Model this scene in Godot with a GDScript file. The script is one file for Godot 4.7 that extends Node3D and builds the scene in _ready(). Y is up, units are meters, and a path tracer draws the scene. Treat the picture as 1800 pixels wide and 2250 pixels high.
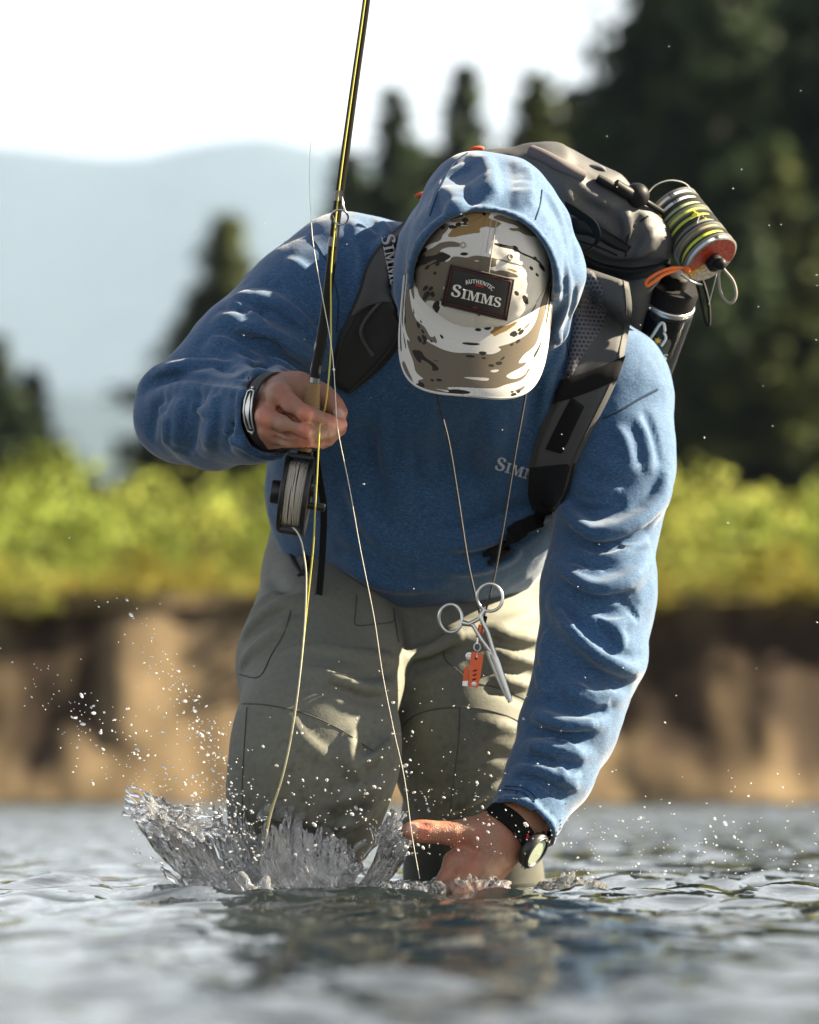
extends Node3D
# A fly fisher wading in a river, bent over with one hand in the water; willow bank, conifers and hazy mountains behind.
# Units are metres, y up. The water lies at y = 0, the fisher near z = 0, the camera on +z.

const FOCAL := 11900.0      # focal length in units of the 1800 x 2250 frame
const CAM_Z := 7.0
const CAM_Y := 0.155
const HORIZON := 1690.0

var names := {}
var textures := {}

func at(u: float, v: float, z: float) -> Vector3:
	var d := (CAM_Z - z) / FOCAL
	return Vector3((u - 900.0) * d, CAM_Y + (HORIZON - v) * d, z)

func dp(x: float, y: float, z: float) -> Vector3:
	return at(x * 1.04348, y * 1.04348, z)

# ---------------------------------------------------------------- scene tree helpers
func numbered(called: String) -> String:
	var n: int = names.get(called, 0)
	names[called] = n + 1
	return called if n == 0 else "%s_%03d" % [called, n]

func tag(o: Node, label: String, category: String, group := "", kind := "") -> Node:
	if label: o.set_meta("label", label)
	if category: o.set_meta("category", category)
	if group: o.set_meta("group", group)
	if kind: o.set_meta("kind", kind)
	return o

func thing(called: String, label: String, category: String, where := Vector3.ZERO, group := "") -> Node3D:
	var o := Node3D.new()
	o.name = numbered(called)
	add_child(o)
	o.position = where
	tag(o, label, category, group)
	return o

func put(called: String, m: Mesh, material: Material, parent: Node = null) -> MeshInstance3D:
	var o := MeshInstance3D.new()
	o.name = called if parent else numbered(called)
	o.mesh = m
	o.material_override = material
	(parent if parent else self).add_child(o, true)
	if parent and parent is Node3D:
		var shift := Vector3.ZERO
		var q := parent
		while q != self and q is Node3D:
			shift += (q as Node3D).position
			q = q.get_parent()
		o.position = -shift      # meshes are built in world coordinates
	return o

func struct(called: String, m: Mesh, material: Material, label: String) -> MeshInstance3D:
	var o := put(called, m, material)
	tag(o, label, "", "", "structure")
	return o

# ---------------------------------------------------------------- materials
func lin(r: float, g: float, b: float) -> Color:
	return Color(r, g, b).linear_to_srgb()

func mat(c: Color, rough := 0.8, metal := 0.0, spec := 0.5) -> StandardMaterial3D:
	var m := StandardMaterial3D.new()
	m.albedo_color = c
	m.roughness = rough
	m.metallic = metal
	m.metallic_specular = spec
	m.cull_mode = BaseMaterial3D.CULL_DISABLED
	return m

func tri(m: StandardMaterial3D, albedo: Texture2D, tile: float, normal: Texture2D = null, strength := 1.0, world := true) -> StandardMaterial3D:
	m.uv1_triplanar = true
	m.uv1_world_triplanar = world
	m.uv1_triplanar_sharpness = 4.0
	m.uv1_scale = Vector3.ONE / tile
	if albedo: m.albedo_texture = albedo
	if normal:
		m.normal_enabled = true
		m.normal_texture = normal
		m.normal_scale = strength
	return m

func noise(freq: float, kind := FastNoiseLite.TYPE_SIMPLEX_SMOOTH, octaves := 3, sd := 1) -> FastNoiseLite:
	var n := FastNoiseLite.new()
	n.noise_type = kind
	n.frequency = freq
	n.fractal_octaves = octaves
	n.seed = sd
	return n

func noise_tex(freq: float, lo: Color, hi: Color, size := 256, octaves := 4, sd := 1, as_normal := false, bump := 4.0) -> NoiseTexture2D:
	var t := NoiseTexture2D.new()
	t.width = size
	t.height = size
	t.seamless = true
	t.noise = noise(freq, FastNoiseLite.TYPE_SIMPLEX_SMOOTH, octaves, sd)
	t.generate_mipmaps = false
	if as_normal:
		t.as_normal_map = true
		t.bump_strength = bump
	else:
		var g := Gradient.new()
		g.set_color(0, lo)
		g.set_color(1, hi)
		t.color_ramp = g
	return t

# ---------------------------------------------------------------- mesh builder
class Shape:
	var v := PackedVector3Array()
	var n := PackedVector3Array()
	var uv := PackedVector2Array()
	var col := PackedColorArray()
	var ix := PackedInt32Array()
	var tint := Color.WHITE

	func vert(p: Vector3, nn: Vector3, t := Vector2.ZERO) -> int:
		v.append(p)
		n.append(nn)
		uv.append(t)
		col.append(tint)
		return v.size() - 1

	func face(a: int, b: int, c: int) -> void:
		var g := (v[b] - v[a]).cross(v[c] - v[a])
		if g.dot(n[a] + n[b] + n[c]) > 0.0:
			ix.append_array([a, c, b])
		else:
			ix.append_array([a, b, c])

	func quad(a: int, b: int, c: int, d: int) -> void:
		face(a, b, c)
		face(a, c, d)

	func flat(p: Array, t := []) -> void:      # a flat polygon (fan), own normal
		var nn: Vector3 = (p[2] - p[0]).cross(p[1] - p[0]).normalized()
		var k := v.size()
		for i in p.size():
			vert(p[i], nn, t[i] if t else Vector2.ZERO)
		for i in range(1, p.size() - 1):
			ix.append_array([k, k + i, k + i + 1])

	func tube(pts: PackedVector3Array, r, sides := 8, caps := true, flatten := 1.0, side := Vector3.ZERO, vscale := 1.0) -> void:
		var m := pts.size()
		var ref := side if side != Vector3.ZERO else Vector3(0.31, 0.2, 0.93)
		var first := v.size()
		var run := 0.0
		var x := Vector3.ZERO
		for i in m:
			var t: Vector3
			if i == 0: t = pts[1] - pts[0]
			elif i == m - 1: t = pts[m - 1] - pts[m - 2]
			else: t = (pts[i + 1] - pts[i]).normalized() + (pts[i] - pts[i - 1]).normalized()
			t = t.normalized()
			if i > 0: run += pts[i].distance_to(pts[i - 1])
			if x == Vector3.ZERO or side != Vector3.ZERO:
				x = ref.cross(t)
				if x.length() < 0.05: x = Vector3.RIGHT.cross(t)
			x = (x - t * x.dot(t)).normalized()
			var y := t.cross(x)
			var ri: float = r if r is float else r[i]
			for k in sides + 1:
				var a := TAU * k / sides
				var dir := x * cos(a) + y * sin(a) * flatten
				var nn := (x * cos(a) + y * sin(a) / maxf(flatten, 0.05)).normalized()
				vert(pts[i] + dir * ri, nn, Vector2(float(k) / sides, run * vscale))
		for i in m - 1:
			for k in sides:
				var q := first + i * (sides + 1) + k
				quad(q, q + 1, q + sides + 2, q + sides + 1)
		if caps:
			for e in 2:
				var i := 0 if e == 0 else m - 1
				var t := (pts[0] - pts[1]).normalized() if e == 0 else (pts[m - 1] - pts[m - 2]).normalized()
				var c := vert(pts[i], t)
				var s := v.size()
				for k in sides + 1: vert(v[first + i * (sides + 1) + k], t)
				for k in sides: face(c, s + k, s + k + 1)

	# profile: Vector2(radius, height) along axis
	func lathe(prof: Array, origin: Vector3, axis: Vector3, sides := 24, sharp := 0.6, squash := Vector2.ONE) -> void:
		var z := axis.normalized()
		var x := z.cross(Vector3(0.2, 0.1, 0.97))
		if x.length() < 0.2: x = z.cross(Vector3.RIGHT)
		x = x.normalized()
		var y := z.cross(x)
		for i in prof.size() - 1:
			var p: Vector2 = prof[i]
			var q: Vector2 = prof[i + 1]
			var e := q - p
			if e.length() < 1e-7: continue
			var nn0 := Vector2(e.y, -e.x).normalized()
			var na := nn0
			var nb := nn0
			if i > 0:
				var e2: Vector2 = p - prof[i - 1]
				var n2 := Vector2(e2.y, -e2.x).normalized()
				if n2.dot(nn0) > sharp: na = (n2 + nn0).normalized()
			if i < prof.size() - 2:
				var e3: Vector2 = prof[i + 2] - q
				var n3 := Vector2(e3.y, -e3.x).normalized()
				if n3.dot(nn0) > sharp: nb = (n3 + nn0).normalized()
			var s := v.size()
			for k in sides + 1:
				var a := TAU * k / sides
				var dir := x * cos(a) * squash.x + y * sin(a) * squash.y
				vert(origin + dir * p.x + z * p.y, (dir * na.x + z * na.y).normalized(), Vector2(float(k) / sides, float(i) / (prof.size() - 1)))
				vert(origin + dir * q.x + z * q.y, (dir * nb.x + z * nb.y).normalized(), Vector2(float(k) / sides, float(i + 1) / (prof.size() - 1)))
			for k in sides:
				quad(s + 2 * k, s + 2 * k + 1, s + 2 * k + 3, s + 2 * k + 2)

	func ball(c: Vector3, r: float, seg := 10, stretch := Basis.IDENTITY) -> void:
		var s := v.size()
		for i in seg + 1:
			for k in seg * 2 + 1:
				var th := PI * i / seg
				var ph := PI * k / seg
				var d := Vector3(sin(th) * cos(ph), cos(th), sin(th) * sin(ph))
				vert(c + stretch * d * r, (stretch.inverse().transposed() * d).normalized(), Vector2(float(k) / seg / 2, float(i) / seg))
		for i in seg:
			for k in seg * 2:
				var q := s + i * (seg * 2 + 1) + k
				quad(q, q + 1, q + seg * 2 + 2, q + seg * 2 + 1)

	func box(c: Vector3, b: Basis, h: Vector3, bevel := 0.0) -> void:
		var g := minf(bevel, minf(h.x, minf(h.y, h.z)) * 0.9)
		var cor := {}
		for sx in [-1, 1]:
			for sy in [-1, 1]:
				for sz in [-1, 1]:
					var o := Vector3(sx * h.x, sy * h.y, sz * h.z)
					var tri_ := []
					for ax in 3:
						var q := o
						for k in 3:
							if k != ax: q[k] -= signf(o[k]) * g
						tri_.append(c + b * q)
					cor[Vector3i(sx, sy, sz)] = tri_
		for ax in 3:
			for s in [-1, 1]:
				var u := (ax + 1) % 3
				var w := (ax + 2) % 3
				var pts := []
				for e in [[-1, -1], [1, -1], [1, 1], [-1, 1]]:
					var key := Vector3i.ZERO
					key[ax] = s
					key[u] = e[0]
					key[w] = e[1]
					pts.append(cor[key][ax])
				facing(pts, b * axis_(ax) * s)
		if g > 0.0:
			for ax in 3:
				var u := (ax + 1) % 3
				var w := (ax + 2) % 3
				for su in [-1, 1]:
					for sw in [-1, 1]:
						var k0 := Vector3i.ZERO
						k0[u] = su
						k0[w] = sw
						var k1 := k0
						k0[ax] = -1
						k1[ax] = 1
						facing([cor[k0][u], cor[k1][u], cor[k1][w], cor[k0][w]], b * (axis_(u) * su + axis_(w) * sw))
			for key in cor:
				facing(cor[key], b * Vector3(key))

	func axis_(i: int) -> Vector3:
		return [Vector3.RIGHT, Vector3.UP, Vector3.BACK][i]

	func facing(p: Array, d: Vector3) -> void:      # flat polygon whose front looks along d
		var g: Vector3 = (p[1] - p[0]).cross(p[2] - p[0])
		if g.dot(d) > 0.0:
			var r := [p[0]]
			for i in range(p.size() - 1, 0, -1): r.append(p[i])
			p = r
		flat(p)

	# a grid of points, row by row; normals from neighbours
	func sheet(p: PackedVector3Array, nu: int, nv: int, uvs: PackedVector2Array = PackedVector2Array(), flip := 1.0) -> void:
		var s := v.size()
		for j in nv:
			for i in nu:
				var l := p[j * nu + maxi(i - 1, 0)]
				var r := p[j * nu + mini(i + 1, nu - 1)]
				var d := p[maxi(j - 1, 0) * nu + i]
				var u := p[mini(j + 1, nv - 1) * nu + i]
				var nn := (r - l).cross(u - d).normalized() * flip
				vert(p[j * nu + i], nn, uvs[j * nu + i] if uvs.size() else Vector2(float(i) / (nu - 1), float(j) / (nv - 1)))
		for j in nv - 1:
			for i in nu - 1:
				var q := s + j * nu + i
				quad(q, q + 1, q + nu + 1, q + nu)

	func ribbon(p: PackedVector3Array, across, w, thick: float, vscale := 20.0) -> void:      # a flat band along points; across: its width direction (one or one per point)
		var m := p.size()
		var s := v.size()
		var run := 0.0
		for i in m:
			var t := (p[mini(i + 1, m - 1)] - p[maxi(i - 1, 0)]).normalized()
			var x: Vector3 = across if across is Vector3 else across[i]
			x = (x - t * x.dot(t)).normalized()
			var y := t.cross(x)
			var hw: float = (w if w is float else w[i]) * 0.5
			if i > 0: run += p[i].distance_to(p[i - 1])
			for e in [[-1, 1, y], [1, 1, y], [1, 1, x], [1, -1, x], [1, -1, -y], [-1, -1, -y], [-1, -1, -x], [-1, 1, -x]]:
				vert(p[i] + x * hw * e[0] + y * thick * 0.5 * e[1], e[2], Vector2(e[0] * 0.5 + 0.5, run * vscale))
		for i in m - 1:
			for k in 4:
				var q := s + i * 8 + k * 2
				quad(q, q + 1, q + 9, q + 8)
		for i in [0, m - 1]:
			var t := (p[1] - p[0]).normalized() * (-1.0 if i == 0 else 1.0)
			var c := []
			for k in [0, 1, 3, 5]: c.append(v[s + i * 8 + k])
			facing(c, t)

	func done() -> ArrayMesh:
		var m := ArrayMesh.new()
		var arr := []
		arr.resize(Mesh.ARRAY_MAX)
		arr[Mesh.ARRAY_VERTEX] = v
		arr[Mesh.ARRAY_NORMAL] = n
		arr[Mesh.ARRAY_TEX_UV] = uv
		arr[Mesh.ARRAY_COLOR] = col
		arr[Mesh.ARRAY_INDEX] = ix
		m.add_surface_from_arrays(Mesh.PRIMITIVE_TRIANGLES, arr)
		return m

# smooth curve through points
func curve(p: Array, per := 8) -> PackedVector3Array:
	var out := PackedVector3Array()
	for i in p.size() - 1:
		var a: Vector3 = p[maxi(i - 1, 0)]
		var b: Vector3 = p[i]
		var c: Vector3 = p[i + 1]
		var d: Vector3 = p[mini(i + 2, p.size() - 1)]
		for k in per:
			out.append(b.cubic_interpolate(c, a, d, float(k) / per))
	out.append(p[-1])
	return out

# ---------------------------------------------------------------- distance field: tapered bones joined smoothly, ridges and creases, hollows
class Field:
	var a := PackedVector3Array()
	var ab := PackedVector3Array()
	var il := PackedFloat32Array()
	var ra := PackedFloat32Array()
	var dr := PackedFloat32Array()
	var kk := PackedFloat32Array()
	var fa := PackedVector3Array()
	var fb := PackedVector3Array()
	var fl := PackedFloat32Array()
	var famp := PackedFloat32Array()
	var famp2 := PackedFloat32Array()
	var fg := PackedInt32Array()
	var groups := 0
	var fw := PackedFloat32Array()
	var ca := PackedVector3Array()
	var cb := PackedVector3Array()
	var cl := PackedFloat32Array()
	var cr := PackedFloat32Array()
	var cd := PackedFloat32Array()
	var nz: FastNoiseLite
	var namp := 0.0
	var nscale := Vector3.ONE
	var ns: PackedInt32Array
	var nf: PackedInt32Array
	var nc: PackedInt32Array
	var cutk := 0.006
	var floor_y := -1e9

	func bone(p: Vector3, q: Vector3, rp: float, rq: float, k := 0.03) -> void:
		a.append(p)
		ab.append(q - p)
		il.append(1.0 / maxf((q - p).length_squared(), 1e-9))
		ra.append(rp)
		dr.append(rq - rp)
		kk.append(k)

	func chain(p: Array, k := 0.03) -> void:      # [position, radius], ...
		for i in p.size() - 1:
			bone(p[i][0], p[i + 1][0], p[i][1], p[i + 1][1], k)

	func fold(p: Vector3, q: Vector3, amp: float, w: float, amp2 := NAN, group := -1) -> void:
		if group < 0:
			groups += 1
			group = groups
		famp2.append(amp if is_nan(amp2) else amp2)
		fg.append(group)
		fa.append(p)
		fb.append(q - p)
		fl.append(1.0 / maxf((q - p).length_squared(), 1e-9))
		famp.append(amp)
		fw.append(w)

	func cut(p: Vector3, q: Vector3, rp: float, rq: float) -> void:
		ca.append(p)
		cb.append(q - p)
		cl.append(1.0 / maxf((q - p).length_squared(), 1e-9))
		cr.append(rp)
		cd.append(rq - rp)

	func all() -> void:
		ns = PackedInt32Array(range(a.size()))
		nf = PackedInt32Array(range(fa.size()))
		nc = PackedInt32Array(range(ca.size()))

	func select(c: Vector3, r: float) -> float:
		var n := a.size()
		var ds := PackedFloat32Array()
		ds.resize(n)
		var best := 1e9
		for i in n:
			var e := c - a[i]
			var t := clampf(e.dot(ab[i]) * il[i], 0.0, 1.0)
			var d := (e - ab[i] * t).length() - ra[i] - dr[i] * t
			ds[i] = d
			if d < best: best = d
		ns = PackedInt32Array()
		if absf(best) > r + 0.08: return best
		for i in n:
			if ds[i] < best + 2.0 * r + kk[i]: ns.append(i)
		nf = PackedInt32Array()
		for i in fa.size():
			var e := c - fa[i]
			var t := clampf(e.dot(fb[i]) * fl[i], 0.0, 1.0)
			if (e - fb[i] * t).length() < r + fw[i] * 2.6: nf.append(i)
		nc = PackedInt32Array()
		for i in ca.size():
			var e := c - ca[i]
			var t := clampf(e.dot(cb[i]) * cl[i], 0.0, 1.0)
			if (e - cb[i] * t).length() - cr[i] - cd[i] * t < r + 0.02: nc.append(i)
		return best

	func d(p: Vector3) -> float:
		var m := 1e3
		for i in ns:
			var e := p - a[i]
			var t := clampf(e.dot(ab[i]) * il[i], 0.0, 1.0)
			var x := (e - ab[i] * t).length() - ra[i] - dr[i] * t
			var k := kk[i]
			var h := k - absf(m - x)
			m = minf(m, x)
			if h > 0.0: m -= h * h / (4.0 * k)
		if absf(m) < 0.05:
			var cur := -1
			var best := 0.0
			for i in nf:
				var e := p - fa[i]
				var t := clampf(e.dot(fb[i]) * fl[i], 0.0, 1.0)
				var q := (e - fb[i] * t).length_squared() / (fw[i] * fw[i])
				if fg[i] != cur:
					m -= best
					best = 0.0
					cur = fg[i]
				if q < 6.0:
					var y := lerpf(famp[i], famp2[i], t) * exp(-q)
					if absf(y) > absf(best): best = y
			m -= best
			if nz: m -= namp * nz.get_noise_3dv(p * nscale)
		for i in nc:
			var e := p - ca[i]
			var t := clampf(e.dot(cb[i]) * cl[i], 0.0, 1.0)
			var x := cr[i] + cd[i] * t - (e - cb[i] * t).length()
			var h := cutk - absf(m - x)
			m = maxf(m, x)
			if h > 0.0: m += h * h / (4.0 * cutk)
		return m

	# the first point of the surface on the line from the eye through a point, or null
	func hit(eye: Vector3, through: Vector3, from: float, to: float) -> Variant:
		var dir := (through - eye).normalized()
		var s := from
		all()
		for i in 90:
			var x := d(eye + dir * s)
			if x < 0.0006:
				return eye + dir * s
			s += x * 0.85
			if s > to: return null
		return null

	func grad(p: Vector3, e := 0.0015) -> Vector3:
		var d1 := d(p + Vector3(e, -e, -e))
		var d2 := d(p + Vector3(-e, -e, e))
		var d3 := d(p + Vector3(-e, e, -e))
		var d4 := d(p + Vector3(e, e, e))
		return Vector3(d1 - d2 - d3 + d4, -d1 - d2 + d3 + d4, -d1 + d2 - d3 + d4).normalized()

# surface nets; adds to a Shape
func net(f: Field, lo: Vector3, hi: Vector3, c: float, sh: Shape, tinter = null) -> void:
	const B := 5
	var nb := Vector3i(((hi - lo) / (c * B)).ceil())
	var n := nb * B
	var gx := n.x + 1
	var gxy := gx * (n.y + 1)
	var g := PackedFloat32Array()
	g.resize(gxy * (n.z + 1))
	g.fill(9.0)
	var cell := PackedInt32Array()
	cell.resize(n.x * n.y * n.z)
	cell.fill(-1)
	var cx := n.x
	var cxy := n.x * n.y
	var live: Array[Vector3i] = []
	var r := B * c * 0.87
	for bz in nb.z:
		for by in nb.y:
			for bx in nb.x:
				var o := Vector3i(bx, by, bz) * B
				var mid := lo + (Vector3(o) + Vector3.ONE * B * 0.5) * c
				var dm := f.select(mid, r)
				if dm > r + 0.02 or dm < -r - 0.045: continue
				var dd := f.d(mid)
				if absf(dd) > r * 1.25 + 0.012: continue
				var neg := false
				var pos := false
				for k in range(o.z, o.z + B + 1):
					for j in range(o.y, o.y + B + 1):
						for i in range(o.x, o.x + B + 1):
							var q := i + j * gx + k * gxy
							if g[q] == 9.0: g[q] = f.d(lo + Vector3(i, j, k) * c)
							if g[q] < 0.0: neg = true
							else: pos = true
				if neg and pos: live.append(o)
	var e0: Array[int] = [0, 0, 0, 1, 1, 2, 2, 3, 4, 4, 5, 6]
	var e1: Array[int] = [1, 2, 4, 3, 5, 3, 6, 7, 5, 6, 7, 7]
	var off: Array[int] = [0, 1, gx, gx + 1, gxy, gxy + 1, gxy + gx, gxy + gx + 1]
	var corner: Array[Vector3] = [Vector3(0, 0, 0), Vector3(1, 0, 0), Vector3(0, 1, 0), Vector3(1, 1, 0), Vector3(0, 0, 1), Vector3(1, 0, 1), Vector3(0, 1, 1), Vector3(1, 1, 1)]
	var w := PackedFloat32Array()
	w.resize(8)
	for o in live:
		f.select(lo + (Vector3(o) + Vector3.ONE * B * 0.5) * c, r)
		for k in range(o.z, o.z + B):
			for j in range(o.y, o.y + B):
				for i in range(o.x, o.x + B):
					var q := i + j * gx + k * gxy
					var cnt := 0
					for m in 8:
						w[m] = g[q + off[m]]
						if w[m] < 0.0: cnt += 1
					if cnt == 0 or cnt == 8: continue
					var sum := Vector3.ZERO
					var num := 0
					for m in 12:
						var x := w[e0[m]]
						var y := w[e1[m]]
						if (x < 0.0) != (y < 0.0):
							sum += corner[e0[m]].lerp(corner[e1[m]], x / (x - y))
							num += 1
					var p := lo + (Vector3(i, j, k) + sum / num) * c
					var nn := f.grad(p)
					p -= nn * clampf(f.d(p), -c * 0.4, c * 0.4)
					if tinter != null: sh.tint = tinter.call(p, nn)
					cell[i + j * cx + k * cxy] = sh.vert(p, nn)
	sh.tint = Color.WHITE
	for o in live:
		for k in range(o.z, o.z + B):
			for j in range(o.y, o.y + B):
				for i in range(o.x, o.x + B):
					var q := i + j * gx + k * gxy
					var s := g[q] < 0.0
					var here := i + j * cx + k * cxy
					if j > 0 and k > 0 and (g[q + 1] < 0.0) != s: nq(sh, cell[here], cell[here - cx], cell[here - cx - cxy], cell[here - cxy], s)
					if i > 0 and k > 0 and (g[q + gx] < 0.0) != s: nq(sh, cell[here], cell[here - cxy], cell[here - 1 - cxy], cell[here - 1], s)
					if i > 0 and j > 0 and (g[q + gxy] < 0.0) != s: nq(sh, cell[here], cell[here - 1], cell[here - 1 - cx], cell[here - cx], s)

func nq(sh: Shape, a: int, b: int, c: int, d: int, s: bool) -> void:
	if a < 0 or b < 0 or c < 0 or d < 0: return
	if s: sh.ix.append_array([a, c, b, a, d, c])
	else: sh.ix.append_array([a, b, c, a, c, d])

func _ready() -> void:
	# camera: long lens held just above the water
	var cam := Camera3D.new()
	cam.name = "camera"
	add_child(cam)
	cam.position = Vector3(0, CAM_Y, CAM_Z)
	var lens := CameraAttributesPhysical.new()
	lens.frustum_focal_length = 127.0
	lens.frustum_near = 0.1
	lens.frustum_far = 24000.0
	lens.frustum_focus_distance = 6.72
	lens.exposure_aperture = 3.5
	cam.attributes = lens
	cam.set_frustum(0.1 * 2250.0 / FOCAL, Vector2(0, 0.1 * (HORIZON - 1125.0) / FOCAL), 0.1, 24000.0)
	cam.current = true
	# sky, sun, exposure
	var env := Environment.new()
	env.background_mode = Environment.BG_SKY
	var sky_mat := ProceduralSkyMaterial.new()
	sky_mat.sky_horizon_color = Color(1.15, 1.15, 1.145)
	sky_mat.sky_top_color = Color(0.15, 0.27, 0.46)
	sky_mat.sky_curve = 0.66
	sky_mat.sky_energy_multiplier = 1.0
	sky_mat.ground_horizon_color = Color(0.6, 0.62, 0.6)
	sky_mat.ground_bottom_color = Color(0.3, 0.3, 0.27)
	sky_mat.sun_angle_max = 1.0
	env.sky = Sky.new()
	env.sky.sky_material = sky_mat
	env.background_energy_multiplier = 0.152
	env.tonemap_mode = Environment.TONE_MAPPER_LINEAR
	env.tonemap_exposure = 7.0
	env.fog_enabled = true
	env.fog_density = 0.000058
	env.fog_light_color = Color(0.745, 0.855, 1.0)
	env.sdfgi_enabled = true
	env.ssao_enabled = true
	env.ssil_enabled = true
	var we := WorldEnvironment.new()
	we.name = "air"
	we.environment = env
	add_child(we)
	var sun := DirectionalLight3D.new()
	sun.name = "sun"
	sun.light_energy = 1.6
	sun.light_color = Color(1.0, 0.93, 0.80)
	sun.light_angular_distance = 0.5
	sun.shadow_enabled = true
	var from := Vector3(cos(deg_to_rad(-11.0)) * cos(deg_to_rad(34.0)), sin(deg_to_rad(34.0)), sin(deg_to_rad(-11.0)) * cos(deg_to_rad(34.0)))
	sun.look_at_from_position(from * 20.0, Vector3.ZERO)
	add_child(sun)
	build_river()
	build_land()
	build_trees()
	build_fisher()
	build_gear()
	build_splash()

# ---------------------------------------------------------------- water
func wave(x: float, z: float, n1: FastNoiseLite, n2: FastNoiseLite) -> float:
	var far := smoothstep(0.5, -5.0, z)
	var h := 0.0125 * n1.get_noise_2d(x, z * 1.2) + lerpf(0.0088, 0.0165, far) * n2.get_noise_2d(x, z * 0.9)
	# rings that run out from the splash and from the legs
	for c in [Vector3(-0.16, 0.1, 0.011), Vector3(0.12, 0.05, 0.008), Vector3(0.05, -0.1, 0.006)]:
		var r := Vector2(x - c.x, z - c.y).length()
		h += c.z * sin(r * 42.0 - c.x * 30.0) * exp(-r * 1.9) * smoothstep(0.1, 0.35, r)
	return h

func build_river() -> void:
	var n1 := noise(2.2, FastNoiseLite.TYPE_SIMPLEX_SMOOTH, 2, 5)
	var n2 := noise(6.0, FastNoiseLite.TYPE_SIMPLEX_SMOOTH, 2, 9)
	var xs := PackedFloat32Array()
	for i in 241:
		var s := (i - 120) / 120.0
		xs.append(s * 1.5 + pow(s, 5.0) * 14.0)
	var zs := PackedFloat32Array()
	var d := 0.6
	while d < 26.5:
		zs.append(CAM_Z - d)
		d += clampf(0.011 * d - 0.02, 0.022, 0.09)
	# the ripples too small to build roughen the water more and more with distance
	var ripple := noise_tex(0.022, Color.BLACK, Color.WHITE, 512, 3, 21, true, 3.0)
	var bands := [[7.0, 0.6, 0.03, "near dark rippled river water in front of the fisher"], [0.6, -1.2, 0.06, "river water round the legs of the fisher"], [-1.2, -3.5, 0.11, "ruffled river water just behind the fisher"], [-3.5, -7.5, 0.17, "pale ruffled river water in the middle of the stream"], [-7.5, -40.0, 0.23, "pale ruffled river water under the far bank"]]
	for e in bands:
		var p := PackedVector3Array()
		var rows := 0
		for k in zs.size():
			if zs[k] <= e[0] and (zs[k] >= e[1] or zs[maxi(k - 1, 0)] > e[1]):
				rows += 1
				for x in xs: p.append(Vector3(x, wave(x, zs[k], n1, n2), zs[k]))
		var sh := Shape.new()
		sh.sheet(p, xs.size(), rows)
		orient(sh, Vector3(0, 5000, 0))
		# the same normals on both sides of a joint
		for i in p.size():
			var dx := wave(p[i].x + 0.01, p[i].z, n1, n2) - wave(p[i].x - 0.01, p[i].z, n1, n2)
			var dz := wave(p[i].x, p[i].z + 0.01, n1, n2) - wave(p[i].x, p[i].z - 0.01, n1, n2)
			sh.n[i] = Vector3(-dx, 0.02, -dz).normalized()
		var m := mat(lin(0.007, 0.011, 0.013), e[2], 0.0, 0.9)
		tri(m, null, 0.31, ripple, 0.22)
		struct("river_water", sh.done(), m, e[3])

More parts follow.
